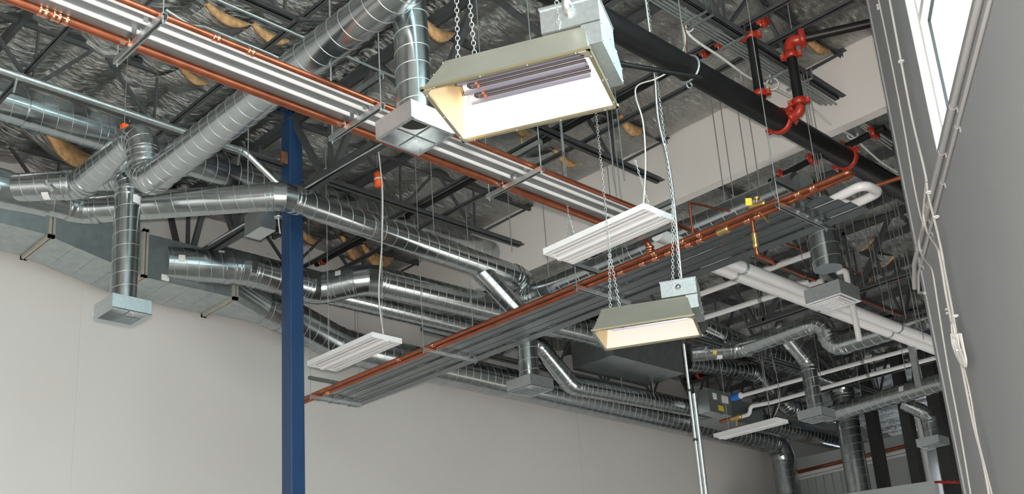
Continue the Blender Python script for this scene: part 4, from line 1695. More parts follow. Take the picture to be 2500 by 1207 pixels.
    b.box2((0.845, 0.196, 0.345), (1.275, 0.2, 0.353))
    b.build('junction_box_lid', 'galv_box', t, local=True)
    b = MB()
    b.poly([V(1.135, 0.2, 0.165), V(1.135, 0.2, 0.335), V(1.135, 0.72, 0.40), V(1.135, 0.86, 0.33), V(1.135, 0.86, 0.19)], 0.14, (1, 0, 0))
    b.build('end_housing', 'galv_box', t, local=True)
    b = MB()
    for y, z in ((0.22, 0.33), (0.22, 0.19), (0.5, 0.37), (0.84, 0.31), (0.84, 0.21), (0.55, 0.2), (0.24, 0.5), (0.62, 0.5), (0.35, 0.19), (0.7, 0.38)):
        b.lathe([(0.008, 0), (0.008, 0.008)], V(1.274, y, z), (1, 0, 0), 8)
    b.build('rivets', 'zinc', t, local=True)
    b = MB()
    b.lathe([(0.035, 0), (0.035, 0.008), (0.02, 0.01), (0.02, 0.03)], V(1.06, 0.2, 0.455), (0, -1, 0), 16)
    b.build('connector', 'zinc', t, local=True)
    return t


H1, YW1 = V(4.584, 5.178, 5.831), math.radians(-63.0)
H2, YW2 = V(9.804, 8.2, 5.932), math.radians(-60.45)
hA = heater(H1, YW1, 'large infrared heater hanging near the camera, top centre')
hB = heater(H2, YW2, 'smaller looking infrared heater farther back under the lower panel')
# fittings on the near heater's box: a strain relief and its cable
MA = wm(hA)
b = MB()
b.lathe([(0.02, 0), (0.035, 0.005), (0.035, 0.03), (0.045, 0.035), (0.03, 0.09), (0.022, 0.12)], V(1.06, 0.2, 0.455), (-0.1, -0.6, 1), 16)
b.build('strain_relief', 'zinc', hA, local=True)
tagp(mtube('power_cable', 'zinc', [MA @ V(1.05, 0.13, 0.57), MA @ V(1.03, 0.1, 0.75), MA @ V(1.02, 0.1, 3.6)], 0.010), 'armoured cable going up from the box of the near heater', 'cable')
ht = 0.335
kn_ = MA @ V(0.235, 0.33, 2.6)
chain(MA @ V(0.17, 0.30, ht), kn_, 'left steel chain of the near heater', None)
chain(MA @ V(0.31, 0.28, ht - 0.01), kn_, 'second steel chain from the left on the near heater', None)
chain(kn_, V(kn_.x, kn_.y, 8.6), 'single chain far above the near heater', None)
kn_ = MA @ V(0.98, 0.19, ht)
chain(kn_, V(kn_.x, kn_.y, 8.6), 'chain in front of the silver box of the near heater', None)
MBm = wm(hB)
ctop = P(1458, 285, X=(MBm @ V(0.2, 0.3, 0)).x)
chain(MBm @ V(0.19, 0.30, ht), P(1487, 620, X=(MBm @ V(0.19, 0.3, 0)).x), 'left lower strand of the chain of the far heater')
chain(MBm @ V(0.31, 0.30, ht), P(1489, 620, X=(MBm @ V(0.19, 0.3, 0)).x), 'right lower strand of the chain of the far heater')
q = P(1489, 622, X=(MBm @ V(0.19, 0.3, 0)).x)
chain(q, V(q.x + 0.02, q.y, 8.6), 'long single chain rising from the far heater in front of the fluorescent light')
q0_ = MBm @ V(1.0, 0.25, 0.56)
qt = P(1640, 470, X=q0_.x)
chain(MBm @ V(0.985, 0.19, 0.34), P(1641, 500, X=q0_.x), 'chain above the silver box of the far heater, left strand')
chain(MBm @ V(1.09, 0.24, 0.56), P(1643, 500, X=q0_.x), 'chain above the silver box of the far heater, right strand')
q = P(1642, 498, X=q0_.x)
chain(q, V(q.x, q.y, 8.6), 'upper chain of the far heater beside the ribbed conduit')


def flex(pts, r, label, m='zinc', ribs=True, name='flexible_conduit', cat='conduit'):
    pts = smooth_path(pts, 8)
    t = thing(name, label, cat, pts[-1])
    b = MB()
    L = sum((pts[i + 1] - pts[i]).length for i in range(len(pts) - 1))
    if ribs:
        n = int(L / 0.011)
        fine = []
        rs = []
        acc = 0
        seg = 0
        dl = [(pts[i + 1] - pts[i]).length for i in range(len(pts) - 1)]
        for k in range(n + 1):
            s = L * k / n
            while seg < len(dl) - 1 and acc + dl[seg] < s:
                acc += dl[seg]
                seg += 1
            fine.append(pts[seg].lerp(pts[seg + 1], min(1, (s - acc) / dl[seg])))
            rs.append(r if k % 2 else r * 0.82)
        b.tube(fine, rs, 8)
    else:
        b.tube(pts, r, 8)
    b.build('sheath', m, t)
    return t


qb_ = MBm @ V(1.13, 0.35, 0.56)
flex([P(1664, 684, X=qb_.x), P(1652, 560, X=qb_.x), P(1645, 490, X=qb_.x), P(1632, 400, X=qb_.x), P(1607, 290, X=qb_.x - 0.1), P(1598, 180, X=qb_.x - 0.2), P(1585, 70, X=qb_.x - 0.3), P(1572, -30, X=qb_.x - 0.4)],
     0.013, 'ribbed steel conduit running down to the box of the far heater')

# ------------------------------------------------------------------ fluorescent lights


def fluor(loc, label, W_=0.40, L=1.22):
    """strip light along local Y, open underside, lamps off"""
    t = thing('fluorescent_light', label, 'ceiling light', loc)
    b = MB()
    h_ = W_ / 2
    b.box2((-h_, 0, 0.052), (h_, L, 0.056))
    for s in (-1, 1):
        b.box2((s * h_ - 0.002, 0, 0), (s * h_ + 0.002, L, 0.056))
        b.bar((s * (h_ - 0.012), 0, 0.002), (s * (h_ - 0.012), L, 0.002), 0.024, 0.003)
    b.build('housing', 'white_enamel', t, local=True)
    for y in (0, L):
        b = MB()
        b.poly([V(-h_, y, -0.002), V(h_, y, -0.002), V(h_, y, 0.058), V(-h_, y, 0.058)], 0.004, (0, 1 if y else -1, 0))
        b.build('end_cap', 'white_enamel', t, local=True)
    b = MB()
    for c in (-h_ / 2, h_ / 2):
        for s in (-1, 1):
            pts = [V(c + s * 0.012, 0, 0.035), V(c + s * h_ * 0.46, 0, 0.006), V(c + s * h_ * 0.46, 0, 0.009), V(c + s * 0.012, 0, 0.038)]
            b.poly(pts, L, (0, 1, 0))
    b.poly([V(-0.035, 0, 0.006), V(0.035, 0, 0.006), V(0.02, 0, -0.016), V(-0.02, 0, -0.016)], L, (0, 1, 0))
    b.build('reflector', 'white_enamel', t, local=True)
    for x in (-0.145, -0.085, 0.085, 0.145):
        b = MB()
        b.tube([V(x * W_ / 0.4, 0.03, 0.012), V(x * W_ / 0.4, L - 0.03, 0.012)], 0.0127, 12)
        o = b.build('lamp_tube', 'tube_glass', t, local=True)
        for y in (0.005, L - 0.03):
            b = MB()
            b.box2((x * W_ / 0.4 - 0.014, y, -0.003), (x * W_ / 0.4 + 0.014, y + 0.025, 0.03))
            b.build('lamp_socket', 'white_enamel', o, local=True)
    return t


f1c = P(1573, 501, Z=5.74)
F1 = fluor((f1c.x + 0.2, f1c.y, 5.70), 'white fluorescent light hanging in the centre before the upper panel end', 0.42)
f2c = P(910, 815, Z=5.70)
F2 = fluor((f2c.x + 0.2, f2c.y, 5.66), 'white fluorescent light touching the blue column in view', 0.42, 1.24)
f3c = P(1896, 1022, Z=5.80)
F3 = fluor((f3c.x + 0.16, f3c.y, 5.76), 'distant white fluorescent light low before the far ducts', 0.34)
ZL = 5.758
a_ = V(f1c.x + 0.2, f1c.y + 1.05, ZL)
chain(a_ + V(-0.09, 0, 0), a_ + V(0, 0, 0.36), 'left leg of the left chain yoke of the central fluorescent light', 'central light yoke', 0.03, 0.0022, big=0.008)
chain(a_ + V(0.09, 0, 0), a_ + V(0, 0, 0.36), 'right leg of the left chain yoke of the central fluorescent light', 'central light yoke', 0.03, 0.0022, big=0.008)
chain(a_ + V(0, 0, 0.36), V(a_.x, a_.y, 8.6), 'thin chain above the left yoke of the central fluorescent light', None, 0.03, 0.0022, big=0.008)
a_ = V(f1c.x + 0.2, f1c.y + 0.12, ZL)
chain(a_ + V(0.06, 0, 0), a_ + V(-0.1, 0, 0.5), 'short slanting chain at the right end of the central fluorescent light', None, 0.03, 0.0022, big=0.008)
flex([V(f1c.x + 0.05, f1c.y + 0.05, ZL), P(1576, 400, X=f1c.x + 0.05), P(1570, 300, X=f1c.x), P(1552, 235, X=f1c.x), P(1558, 208, X=f1c.x), P(1600, 193, X=f1c.x), P(1640, 172, X=f1c.x + 0.05)], 0.007,
     'white power cord looping down to the central fluorescent light', 'cable_white', False, 'electric_cable', 'cord')
a_ = V(f2c.x + 0.2, f2c.y + 0.06, ZL - 0.04)
chain(a_ + V(-0.02, 0, 0), P(931, 420, X=a_.x), 'chain beside the white cord of the fluorescent light by the column', None, 0.03, 0.0022, big=0.008)
flex([a_, P(925, 720, X=a_.x), P(932, 600, X=a_.x), P(934, 480, X=a_.x), P(927, 395, X=a_.x), P(921, 350, X=a_.x)], 0.009, 'white power cord down to the fluorescent light by the column', 'cable_white', False, 'electric_cable', 'cord')
a_ = V(f2c.x + 0.2, f2c.y + 1.1, ZL - 0.04)
chain(a_, V(a_.x, a_.y, 8.6), 'thin chain right of the blue column', None, 0.03, 0.0022, big=0.008)
a_ = V(f3c.x + 0.16, f3c.y + 0.2, 5.81)
flex([a_, P(1903, 985, X=a_.x), P(1900, 940, X=a_.x), P(1888, 880, X=a_.x)], 0.008, 'grey cord down to the distant fluorescent light', 'zinc_dull', False, 'electric_cable', 'cord')

# ------------------------------------------------------------------ conduits, cables and facade fittings
def conduit(label, pts, r, m='zinc', name='conduit', fil=0.1, cat='conduit', cpl=()):
    t = thing(name, label, cat, pts[0])
    pp = fillet(pts, fil) if fil else pts
    mtube('tube', m, pp, r, t, 14)
    for p in cpl:
        b = MB()
        d = (Vector(pts[1]) - Vector(pts[0])).normalized()
        b.tube([Vector(p) - d * 0.045, Vector(p) + d * 0.045], r + 0.004, 14)
        for s in (-0.025, 0.025):
            b.lathe([(0.006, 0), (0.006, r + 0.012)], Vector(p) + d * s, (0, -0.7, -0.7), 8)
        b.build('coupling', 'zinc', t)
    return t


# thick silver conduit under the joist at the left
yc = 10.0 - 0.17
ca, cb_ = P(0, 176, Y=yc), P(598, 366, Y=yc)
zc_ = (ca.z + cb_.z) / 2
conduit('thick silver conduit along the left joist bending down beside the blue column', [V(1.5, yc, zc_), V(cb_.x, yc, zc_), P(700, 470, Y=yc - 0.1)], 0.036, fil=0.22,
        cpl=[V(P(48, 190, Y=yc).x, yc, zc_), V(P(590, 362, Y=yc).x, yc, zc_)])
for px, py in ((40, 205), (585, 380)):
    q = P(px, py, Y=yc)
    t = thing('conduit_clamp', 'beam clamp holding the thick silver conduit' + (' at the far left' if px < 100 else ' near the column'), 'clamp', q)
    b = MB()
    b.bar(V(q.x, yc, zc_ - 0.03), V(q.x - 0.02, yc - 0.0, zc_ - 0.19), 0.02, 0.02)
    b.torus((q.x, yc, zc_), (1, 0, 0), 0.04, 0.006, 16, 6)
    b.build('clamp', 'zinc', t)
yu = 7.42
conduit('thin silver conduit running above the upper panel near the top edge', [P(500, -14, Y=yu), P(600, 30, Y=yu), P(965, 189, Y=yu)], 0.014, fil=0)
yu = 6.9
conduit('thin bent silver conduit above the small copper pipe', [P(405, 24, Y=yu), P(465, 62, Y=yu), P(498, 65, Y=yu), P(655, 130, Y=yu), P(780, 188, Y=yu)], 0.012, fil=0.08)
# conduit along the girder with a junction box
gx = GX - 0.1
g0, g1 = P(508, 598, X=gx), P(955, 337, X=gx)
conduit('silver conduit along the bottom of the girder truss', [g0, g1], 0.012, fil=0)
jb = P(636, 545, X=gx - 0.05)
t = thing('junction_box', 'grey sheet metal box under the round duct left of the blue column', 'box', jb)
b = MB()
b.box(jb, (0.2, 0.34, 0.27))
b.build('body', 'galv_box', t)
b = MB()
b.box(jb + V(-0.104, 0, 0), (0.008, 0.35, 0.28))
b.build('cover', 'galv_box', t)
q = P(680, 532, X=gx - 0.1)
t = thing('duct_support', 'small support bracket with a dangling white wire under the duct bend at the blue column', 'bracket', q)
b = MB()
b.lathe([(0.05, 0), (0.05, 0.015), (0.02, 0.03), (0.02, 0.06)], q, (0, 0, 1), 16)
b.build('base', 'zinc', t)
mtube('wire', 'cable_white', smooth_path([q, P(681, 548, X=gx - 0.1), P(684, 570, X=gx - 0.1)]), 0.008, t, 8)

# conduits clipped along the near joist
yj = 4.97
z0 = JB - 0.03
for k, (dy, dz, lab) in enumerate(((0.080, 0.005, 'conduit nearest the near joist, first of the bundle'), (0.116, 0.0, 'second conduit of the bundle under the near joist'), (0.152, -0.003, 'third conduit of the bundle under the near joist'), (0.188, -0.003, 'outer conduit of the bundle under the near joist'))):
    conduit(lab, [V(3.2, yj + dy, z0 + dz), V(10.66 - 0.05 * k, yj + dy, z0 + dz)], 0.0125, 'zinc_dull', fil=0)
conduit('conduit bending out of the bundle on the near joist at the top edge', [P(1560, -40, Y=yj + 0.15), P(1672, 5, Y=yj + 0.15), P(1712, 45, Y=yj + 0.12), P(1735, 62, Y=yj + 0.1)], 0.016, 'zinc_dull', fil=0.1)
for px, py in ((1735, 40), (1700, 42), (1820, 88), (1935, 165), (1980, 192)):
    q = P(px, py, Z=z0 - 0.03)
    t = thing('conduit_strap', 'strut strap clamping the conduit bundle to the near joist', 'clamp', (q.x, yj, z0), group='straps on the near joist')
    b = MB()
    b.bar((q.x, yj - 0.07, z0 - 0.028), (q.x, yj + 0.24, z0 - 0.03), 0.035, 0.008)
    b.bar((q.x, yj - 0.075, z0 - 0.03), (q.x, yj - 0.075, z0 + 0.1), 0.02, 0.006, (0, 1, 0))
    b.build('strap', 'zinc', t)
# the same bundle carries on beyond the bulkhead
for k in range(3):
    A = P(2098 + 5 * k, 305 - 3 * k, X=11.1)
    B = P(2178, 364 - 9 * k, Z=A.z)
    conduit(('first', 'second', 'third')[k] + ' conduit beyond the bulkhead beside the facade wall', [A, B], 0.017, 'zinc', fil=0)
t = thing('steel_beam', 'dark beam beyond the bulkhead above the conduits', 'beam', P(2130, 310, Z=7.55))
b = MB()
bz = P(2096, 282, X=11.1).z
b.bar(P(2096, 282, X=11.1), P(2185, 340, Z=bz), 0.12, 0.08)
b.build('beam', 'black_steel', t)

# white data cable draped through loops below the joist
t = thing('data_cable', 'white data cable bundle draped in loops from the top right to the facade wall', 'cable', P(1870, 210, Y=5.3))
kp = [(1672, 36), (1683, 85), (1760, 140), (1830, 190), (1884, 212), (1985, 268), (2030, 305), (2080, 332), (2110, 360), (2150, 395), (2190, 420)]
mtube('run', 'cable_white', smooth_path([P(x, y, Y=5.25) for x, y in kp], 6), 0.014, t, 8)
for lab, px, py in (('top', 1680, 62), ('mid', 1886, 205), ('low', 2081, 327)):
    c = P(px, py, Y=5.25)
    t = thing('cable_hook', {'top': 'white hook ring holding the data cable near the top edge', 'mid': 'white hook ring holding the data cable in front of the bulkhead', 'low': 'white hook ring holding the data cable just under the bulkhead'}[lab], 'hook', c)
    b = MB()
    b.torus(c, (0.75, 0.55, 0.35), 0.062, 0.009, 24, 8)
    b.tube([c + V(0.03, 0.03, 0.05), c + V(0.05, 0.04, 0.3)], 0.008, 8)
    b.build('ring', 'trim_white', t)
flex([P(1667, 34, Y=5.2), P(1664, 55, Y=5.2), P(1673, 95, Y=5.2), P(1667, 130, Y=5.2)], 0.008, 'short white cord hanging beside the top hook ring', 'cable_white', False, 'electric_cable', 'cord')
flex([P(1674, 0, Y=5.2), P(1667, 40, Y=5.2), P(1674, 90, Y=5.2), P(1676, 135, Y=5.2)], 0.010, 'rust brown cord hanging down to the fire main', 'rust', False, 'electric_cable', 'cord')
t = thing('wire_loop', 'bent wire hook beside the fire main below the bulkhead', 'wire', P(2130, 400, Z=7.1))
mtube('wire', 'zinc', smooth_path([P(2112, 382, Y=4.9), P(2126, 395, Y=4.9), P(2131, 412, Y=4.9), P(2122, 426, Y=4.9)]), 0.010, t, 8)

# grey bent pipe and brace at the top right
conduit('grey conduit coming down the top of the bulkhead near the facade', [P(2085, -20, X=BX - 0.12), P(2080, 78, X=BX - 0.12), P(2018, 118, X=BX - 0.12)], 0.03, 'conduit_paint', fil=0.12)


# ---- facade wall fittings
def wallpath(pts, off):
    return [P(x, y, W=WALL_D - off) for x, y in pts]


for lab, pts, r, off in (('larger painted conduit running along the facade wall under the window', [(2398, -60), (2384, 0), (2299, 372), (2240, 680), (2233, 704)], 0.021, 0.024),
                         ('smaller painted conduit running along the facade wall under the window', [(2412, -40), (2402, 0), (2318, 380), (2249, 700), (2243, 716), (2258, 716)], 0.013, 0.016)):
    t = thing('conduit', lab, 'conduit', P(pts[2][0], pts[2][1], W=WALL_D))
    q = wallpath(pts, off)
    zc0 = q[2].z
    for k in range(len(q)):
        if k < 4:
            q[k].z = zc0
    mtube('tube', 'conduit_paint', q, r, t, 16)
    for px, py in (((2332, 285), (2320, 470), (2270, 515), (2263, 550), (2246, 625)) if r > 0.015 else ((2338, 315), (2302, 452), (2268, 558), (2250, 655))):
        c = P(px, py, W=WALL_D - off)
        b = MB()
        dirc = CV
        uu = c.dot(CV)
        b.torus(WP(uu, WALL_D - off, zc0), CV, r + 0.002, 0.003, 16, 6)
        b.box(WP(uu, WALL_D - 0.004, zc0 - r - 0.015), (0.02, 0.008, 0.03), WM)
        b.build('strap', 'conduit_paint', t)


def facade_cable(label, pts, r, off, name='cable', m='cable_grey'):
    t = thing(name, label, 'cable', P(pts[-1][0], pts[-1][1], W=WALL_D))
    q = wallpath(pts, off)
    mtube('run', m, smooth_path(q, 6), r, t, 10)
    return t


facade_cable('thin light cable down the left edge of the facade wall', [(2143, -10), (2172, 130), (2205, 300), (2231, 450), (2247, 525), (2254, 553), (2244, 582), (2248, 617), (2263, 642), (2276, 662), (2289, 740), (2315, 900), (2345, 1060), (2372, 1220)], 0.007, 0.05)
facade_cable('light cable bundle down the middle of the facade wall', [(2170, -10), (2198, 140), (2227, 290), (2258, 420), (2266, 475), (2283, 545), (2298, 610), (2310, 680), (2325, 760), (2332, 820), (2350, 905), (2375, 1030), (2400, 1130), (2417, 1220)], 0.009, 0.05)
facade_cable('painted thick cable that bows left around the conduits on the facade wall', [(2262, 440), (2256, 500), (2255, 530), (2265, 570), (2288, 605), (2295, 630), (2310, 720), (2322, 780), (2340, 860)], 0.010, 0.052)
facade_cable('third light cable on the facade wall running down beside the bundle', [(2288, 560), (2300, 625), (2313, 690), (2328, 770), (2342, 850), (2368, 960), (2385, 1060), (2410, 1160), (2425, 1220)], 0.006, 0.052)
# coil of spare cable
t = thing('cable_coil', 'coiled spare white cable hanging in a loop on the facade wall', 'cable', P(2335, 830, W=WALL_D))
c = P(2331, 806, W=WALL_D - 0.05)
b = MB()
b.torus(c, DV, 0.06, 0.006, 24, 6)
b.torus(c + CV * 0.008 - DV * 0.01, DV, 0.055, 0.006, 24, 6, (1, 1.1))
b.build('ring', 'cable_white', t)
for k in range(6):
    o = k * 3.2
    pts = [(2322 + o, 815), (2326 + o, 845), (2340 + o * 0.9, 880), (2352 + o * 0.4, 897), (2357 + o * 0.15, 880), (2350 + o * 0.2, 850), (2340 + o * 0.4, 815)]
    mtube('strand', 'cable_white', smooth_path([P(x, y, W=WALL_D - 0.05 - 0.006 * (k % 3)) for x, y in pts], 5), 0.006, t, 8)
b = MB()
q = P(2342, 857, W=WALL_D - 0.05)
b.box(q, (0.04, 0.05, 0.012), WM)
b.build('tie', 'trim_white', t)
for px, py, lab in ((2200, 150, 'upper'), (2268, 470, 'middle'), (2286, 530, 'conduit level'), (2333, 772, 'low')):
    t = thing('cable_tie', 'small white tie on the facade cable bundle, ' + lab + ' one', 'cable tie', P(px, py, W=WALL_D))
    b = MB()
    b.torus(P(px, py, W=WALL_D - 0.05), V(0, 0, 1), 0.018, 0.006, 14, 6)
    b.build('tie', 'trim_white', t)
for px, py, lab in ((2147, 20, 'near the top'), (2316, 765, 'left of the cable coil'), (2370, 965, 'below the cable coil')):
    t = thing('cable_clip', 'small painted clip on the facade wall ' + lab, 'clip', P(px, py, W=WALL_D))
    b = MB()
    for s in (0, 0.03):
        p = P(px, py, W=WALL_D)
        b.box(p + V(0, 0, s) - DV * 0.01, (0.03, 0.02, 0.008), WM)
    b.build('clip', 'trim_white', t)

# ------------------------------------------------------------------ rods, straps and loose things
def prod(px, py, ax, val, ztop, label, group=None, r=0.006, m='rod', strap=False):
    q = P(px, py, **{ax: val})
    return rod(q.x, q.y, q.z, ztop, label, group, r, m)


b1 = 'thin steel rod hanging down across the white bulkhead to a duct'
for px, py in ((1770, 490), (1792, 487), (1832, 475), (1857, 470)):
    prod(px, py, 'X', xb, 8.45, b1, 'rods before the bulkhead')
for px, py in ((2000, 438), (2006, 440), (2014, 436)):
    q = P(px, py, X=9.75)
    rod(q.x, q.y, q.z, 7.86, 'thin rod hanging from the near joist to the panel end', 'rods at the panel end', exact=True)
for px, py, ax, v, z, lab in ((605, 452, 'Y', 9.6, 8.4, 'flat hanger rod above the duct left of the blue column'), (1060, 575, 'Z', 7.27, 8.4, 'grey rod down to the round duct right of the orange tag'),
                              (1165, 712, 'Y', 11.4, 8.4, 'rod passing the slim ducts in front of the back wall'), (868, 830, 'Y', 12.6, 8.4, 'dark rod above the wall duct right of the column'),
                              (1153, 850, 'Y', 12.4, 8.4, 'long rod before the back wall above the lower panel'), (1250, 615, 'Z', 7.27, 8.5, 'bent strap rod at the right end of the round duct'),
                              (1340, 675, 'X', 10.2, 8.5, 'dark rod with a white lower end before the bulkhead'), (1518, 745, 'X', 10.3, 8.5, 'rod passing behind the central fluorescent light'),
                              (1500, 445, 'Z', 6.62, 7.9, 'rod from the joist clamp to the upper panel'), (1375, 370, 'Z', 6.62, 8.3, 'rod above the upper panel right of the near heater'),
                              (316, 300, 'Y', 10.9, 8.5, 'flat strap hanging under the top left trapeze'), (338, 275, 'Y', 10.9, 8.5, 'second thin strap left of the duct elbow'),
                              (808, 200, 'X', 4.5, 8.4, 'thin rod beside the branch duct'), (1525, 440, 'Z', 6.62, 8.5, 'thin rod right of the joist clamp rod')):
    prod(px, py, ax, v, z, lab)
for px, py, lab in ((160, 400, 'left'), (70, 395, 'far left'), (1365, 880, 'b'), (1520, 960, 'c'), (1620, 980, 'd')):
    if px < 300:
        continue
    prod(px, py, 'Y', 11.84, 8.0, 'thin rod holding the slim duct before the back wall', 'slim duct rods')
random.seed(3)
for px, y1 in ((2040, 560), (2062, 640), (2080, 655), (2098, 640), (2110, 700), (2138, 690), (2160, 760), (2180, 770), (2197, 650), (2212, 780), (2228, 700), (2240, 800), (2255, 830), (1982, 660), (1960, 640)):
    prod(px, y1, 'X', 12.2 + (px % 7) * 0.25, LROOF - 0.1, 'thin wire rod hanging under the low roof left of the facade wall', 'wire rods of the low bay', 0.0055, 'zinc')
for px, y1 in ((1830, 790), (1855, 880), (1870, 880), (1890, 905), (1925, 860), (2005, 930), (2215, 930), (1740, 900), (1600, 1000)):
    prod(px, y1, 'X', 15.5, LROOF - 0.1, 'faint rod between ducts under the low roof', 'faint rods of the low bay', 0.006, 'zinc')

# silver poles below the far heater
XC_ = (MBm @ V(1.2, 0.55, 0.2)).x
q = P(1669, 838, X=XC_)
t = thing('conduit_drop', 'pair of strapped silver conduits dropping from the far heater to the floor', 'conduit', (q.x, q.y, 0))
mtube('tube', 'zinc', [V(q.x, q.y, 0), V(q.x, q.y, q.z)], 0.013, t, 14)
q2z = P(1690, 962, X=XC_).z
off_ = P(1700, 1000, X=XC_) - P(1692, 1000, X=XC_)
mtube('tube', 'zinc', [V(q.x + 0.015, q.y - 0.031, 0), V(q.x + 0.015, q.y - 0.031, q2z)], 0.017, t, 14)
for px, py in ((1683, 957), (1699, 1077)):
    z = P(px, py, X=XC_).z
    b = MB()
    b.lathe([(0.022, 0), (0.022, 0.018)], (q.x, q.y, z), (0, 0, 1), 14)
    b.build('tape', 'tape_black', t)
b = MB()
b.lathe([(0.02, 0), (0.024, 0.015), (0.014, 0.035)], (q.x, q.y, q.z - 0.01), (0, 0, 1), 12)
b.build('fitting', 'tape_black', t)

# orange markers
q, top = P(927, 456, Y=9.6), P(921, 422, Y=9.6)
t = thing('orange_tag', 'orange tag with a white band and black tip by the white cord', 'tag', q)
tz = top.z - q.z
b = MB()
b.lathe([(0.058, 0), (0.046, tz)], q, (top - q), 16)
b.build('body', 'orange', t)
b = MB()
b.lathe([(0.054, tz * 0.5), (0.053, tz * 0.6)], q, (top - q), 16)
b.build('band', 'trim_white', t)
b = MB()
b.lathe([(0.044, tz), (0.038, tz + 0.05)], q, (top - q), 16)
b.build('tip', 'tape_black', t)
q = P(303, 316, Y=9.3)
t = thing('orange_tag', 'plain orange tag beside the duct elbow at the left', 'tag', q)
b = MB()
b.box(q, (0.06, 0.06, 0.10))
b.build('body', 'orange', t)


# loose insulation showing its tan edge
def batt(px, py, z, w, d, label, yaw=0.6, m='insul'):
    c = P(px, py, Z=z)
    t = thing('insulation_batt', label, 'insulation', c)
    M = Matrix.Rotation(yaw, 3, 'Z')
    n = 12
    lo, hi = [], []
    for k in range(n + 1):
        f = k / n * 2 - 1
        s = d * (1 - f * f)
        lo.append(V(f * w / 2, 0.0, -s))
        hi.append(V(f * w / 2, 0.0, -s * 0.25 + 0.02))
    b = MB()
    pts = [M @ p + c for p in lo + hi[::-1]]
    nv = M @ V(0, 1, 0)
    vs = pts + [p + nv * 0.06 for p in pts]
    m_ = len(pts)
    fs = []
    for i in range(n):
        a, b2, c2, d2 = i, i + 1, m_ - 2 - i, m_ - 1 - i
        fs.append((a, b2, c2, d2))
        fs.append((d2 + m_, c2 + m_, b2 + m_, a + m_))
        fs.append((a, a + m_, b2 + m_, b2))
        fs.append((d2, c2, c2 + m_, d2 + m_))
    b.add(vs, fs, True)
    b.build('fibre_edge', m, t)
    b = MB()
    vs2 = []
    for p in lo:
        q_ = M @ (p + V(0, 0.06, -0.004)) + c
        e = M @ (V(p.x, 0.5, 0.05)) + c
        e.z = max(e.z, c.z)
        vs2 += [q_, q_.lerp(e, 0.5) + V(0, 0, -0.02), e]
    fs2 = []
    for i in range(n):
        for j in range(2):
            a = i * 3 + j
            fs2.append((a, a + 1, a + 4, a + 3))
    b.add(vs2, fs2, True)
    b.build('foil_face', 'foil', t)


for px, py, z, w, d, yaw, lab in ((180, 345, 8.5, 1.1, 0.30, 0.5, 'tan insulation edge drooping below the spiral duct at far left'),
                                  (870, 600, 8.45, 0.75, 0.24, 0.4, 'tan insulation pad hanging below the roof right of the blue column'),
                                  (925, 615, 8.45, 0.7, 0.26, 0.2, 'second tan insulation pad right of the blue column'),
                                  (1385, 385, 8.5, 0.55, 0.10, 0.2, 'curled tan insulation edge behind the joist right of the near heater'),
                                  (1545, 300, 8.5, 0.5, 0.16, 0.1, 'tan insulation corner beside the bulkhead top'),
                                  (1075, 65, 8.45, 0.42, 0.16, 0.0, 'tan insulation edge behind the vertical duct'),
                                  (560, 35, 8.45, 0.5, 0.10, 0.1, 'tan insulation edge above the panel at upper left'),
                                  (665, 80, 8.45, 0.45, 0.10, 0.1, 'second tan insulation edge above the panel at upper left'),
                                  (1275, 310, 8.5, 0.5, 0.09, 0.2, 'tan insulation edge under the near heater'),
                                  (480, 185, 8.45, 0.4, 0.08, 0.3, 'small tan insulation edge below the left copper pipe'),
                                  (2000, 105, 8.5, 0.5, 0.10, 0.0, 'tan insulation edge by the red riser elbow'),
                                  (760, 575, 8.5, 0.6, 0.12, 0.4, 'small tan insulation edge close to the blue column'),
                                  (2110, 600, 7.85, 0.45, 0.07, 1.2, 'tan insulation edge under the low roof'),
                                  (2160, 640, 7.85, 0.45, 0.07, 1.2, 'second tan insulation edge under the low roof')):
    batt(px, py, z, w, d, lab, yaw)

# ------------------------------------------------------------------ far right: columns, partition, barrier
for lab, xx, pa_, pb_, wdt in (('black column left of three behind the partition', 20.4, (2128, 1000), (2156, 1190), 0.2), ('middle black column behind the partition', 20.3, (2208, 985), (2242, 1175), 0.2),
                               ('right black column beside the facade wall edge', 20.0, (2292, 985), (2322, 1200), 0.24)):
    c = P((pa_[0] + pb_[0]) / 2, (pa_[1] + pb_[1]) / 2, X=xx)
    t = thing('steel_column', lab, 'column', (c.x, c.y, 0))
    b = MB()
    b.box2((c.x - wdt / 2, c.y - wdt / 2, 0.02), (c.x + wdt / 2, c.y + wdt / 2, LROOF - 0.1))
    b.build('shaft', 'black_steel', t)
    b = MB()
    b.box2((c.x - wdt, c.y - wdt, 0), (c.x + wdt, c.y + wdt, 0.02))
    b.build('base_plate', 'black_steel', t)
pz = P(2160, 1189, X=18.8)
pr_ = P(2279, 1174, X=18.8)
t = thing('partition_wall', 'grey blue partition whose top shows at the lower right', 'partition', (18.9, (pz.y + pr_.y) / 2, 0))
b = MB()
pl = P(1985, 1216, X=18.8)
b.add([V(18.8, pl.y + 1, 0), V(18.8, pr_.y, 0), V(18.8, pr_.y, pr_.z), V(18.8, pl.y + 1, pl.z - (pr_.z - pl.z) * 0.3), V(18.95, pl.y + 1, 0), V(18.95, pr_.y, 0), V(18.95, pr_.y, pr_.z), V(18.95, pl.y + 1, pl.z - (pr_.z - pl.z) * 0.3)],
      [(0, 1, 2, 3), (7, 6, 5, 4), (0, 4, 5, 1), (1, 5, 6, 2), (2, 6, 7, 3), (3, 7, 4, 0)])
b.build('board', 'far_paint', t)
a, b_ = P(2285, 1178, X=18.6), P(2345, 1178, X=18.6)
t = thing('safety_chain', 'red plastic chain stretched beside the facade wall edge', 'chain', a)
b = MB()
n = 7
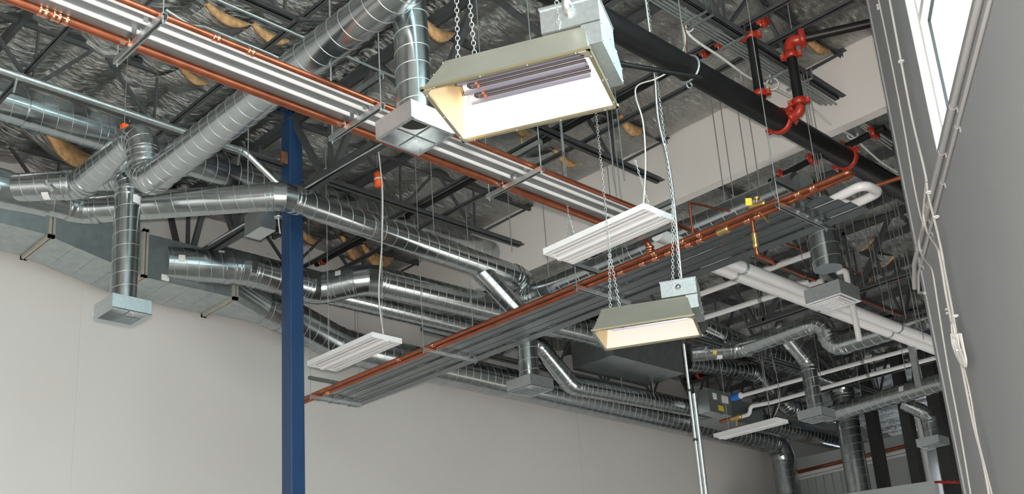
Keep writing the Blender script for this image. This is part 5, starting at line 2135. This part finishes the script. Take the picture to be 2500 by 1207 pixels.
for i in range(n):
    c = a.lerp(b_, (i + 0.5) / n)
    b.torus(c, V(0.5, 0.5, 0.7) if i % 2 else V(-0.5, 0.3, 0.8), 0.05, 0.012, 12, 6, (1, 0.6), u=(b_ - a).normalized())
b.build('links', 'red', t)
mtube('rope', 'red', [a, b_], 0.008, t, 6)
q = P(2223, 960, X=20.9)
ql = P(2232, 880, X=15)
t = thing('steel_post', 'silver stud post behind the thin white pipes at right', 'post', (ql.x, ql.y, 6))
b = MB()
b.box2((ql.x - 0.03, ql.y - 0.045, P(2240, 945, X=15).z), (ql.x + 0.03, ql.y + 0.045, P(2222, 835, X=15).z))
b.build('stud', 'zinc', t)
for px, lab in ((2228, 'left white pipe standing at the far wall'), (2252, 'right white pipe standing at the far wall')):
    q = P(px, 1080, X=FARX - 0.25)
    t = thing('insulated_pipe', lab, 'pipe', (q.x, q.y, 0))
    mtube('jacket', 'pvc_white', [V(q.x, q.y, 0), V(q.x, q.y, P(px, 1020, X=FARX - 0.25).z)], 0.05, t, 12)

# ------------------------------------------------------------------ last hangers
for f, lab in ((0.3, 'rod holding the low horizontal duct left of its branch'), (0.75, 'rod holding the low horizontal duct next to the facade wall edge')):
    p = h0.lerp(h1, f)
    rod(p.x, p.y, 6.45, LROOF - 0.02, lab)
for y, lab in ((0.2, 'thin chain at the right end of the distant fluorescent light'), (1.02, 'thin chain at the left end of the distant fluorescent light')):
    chain(V(f3c.x + 0.16, f3c.y + y, 5.812), V(f3c.x + 0.16, f3c.y + y, LROOF - 0.02), lab, None, 0.04, 0.0022, big=0.009)
for A, B, z, lab in (((2030, 375), (2160, 312), 7.6, 'short rod on the red coupled sprinkler line under the low roof'), ((1880, 445), (2010, 375), 7.55, 'short rod on the sprinkler line behind the fire main'),
                     ((1690, 925), (1745, 905), 7.5, 'short rod on the black pipe piece above the control box'), ((1985, 619), (2055, 650), 7.25, 'short rod on the thin copper pipe above the grille box duct')):
    p = P(*A, Z=z).lerp(P(*B, Z=z), 0.5)
    rod(p.x, p.y, z + 0.01, LROOF - 0.02, lab)
p = P(2232, 880, X=15)
rod(p.x, p.y, P(2222, 835, X=15).z - 0.02, LROOF - 0.02, 'rod the silver stud post hangs from')
p = P(921, 420, Y=9.6)
rod(p.x, p.y, p.z + 0.03, ROOF - 0.02, 'thin wire above the banded orange tag', None, 0.003)
p = P(303, 316, Y=9.3)
rod(p.x, p.y, p.z + 0.04, ROOF - 0.02, 'thin wire above the plain orange tag', None, 0.003)
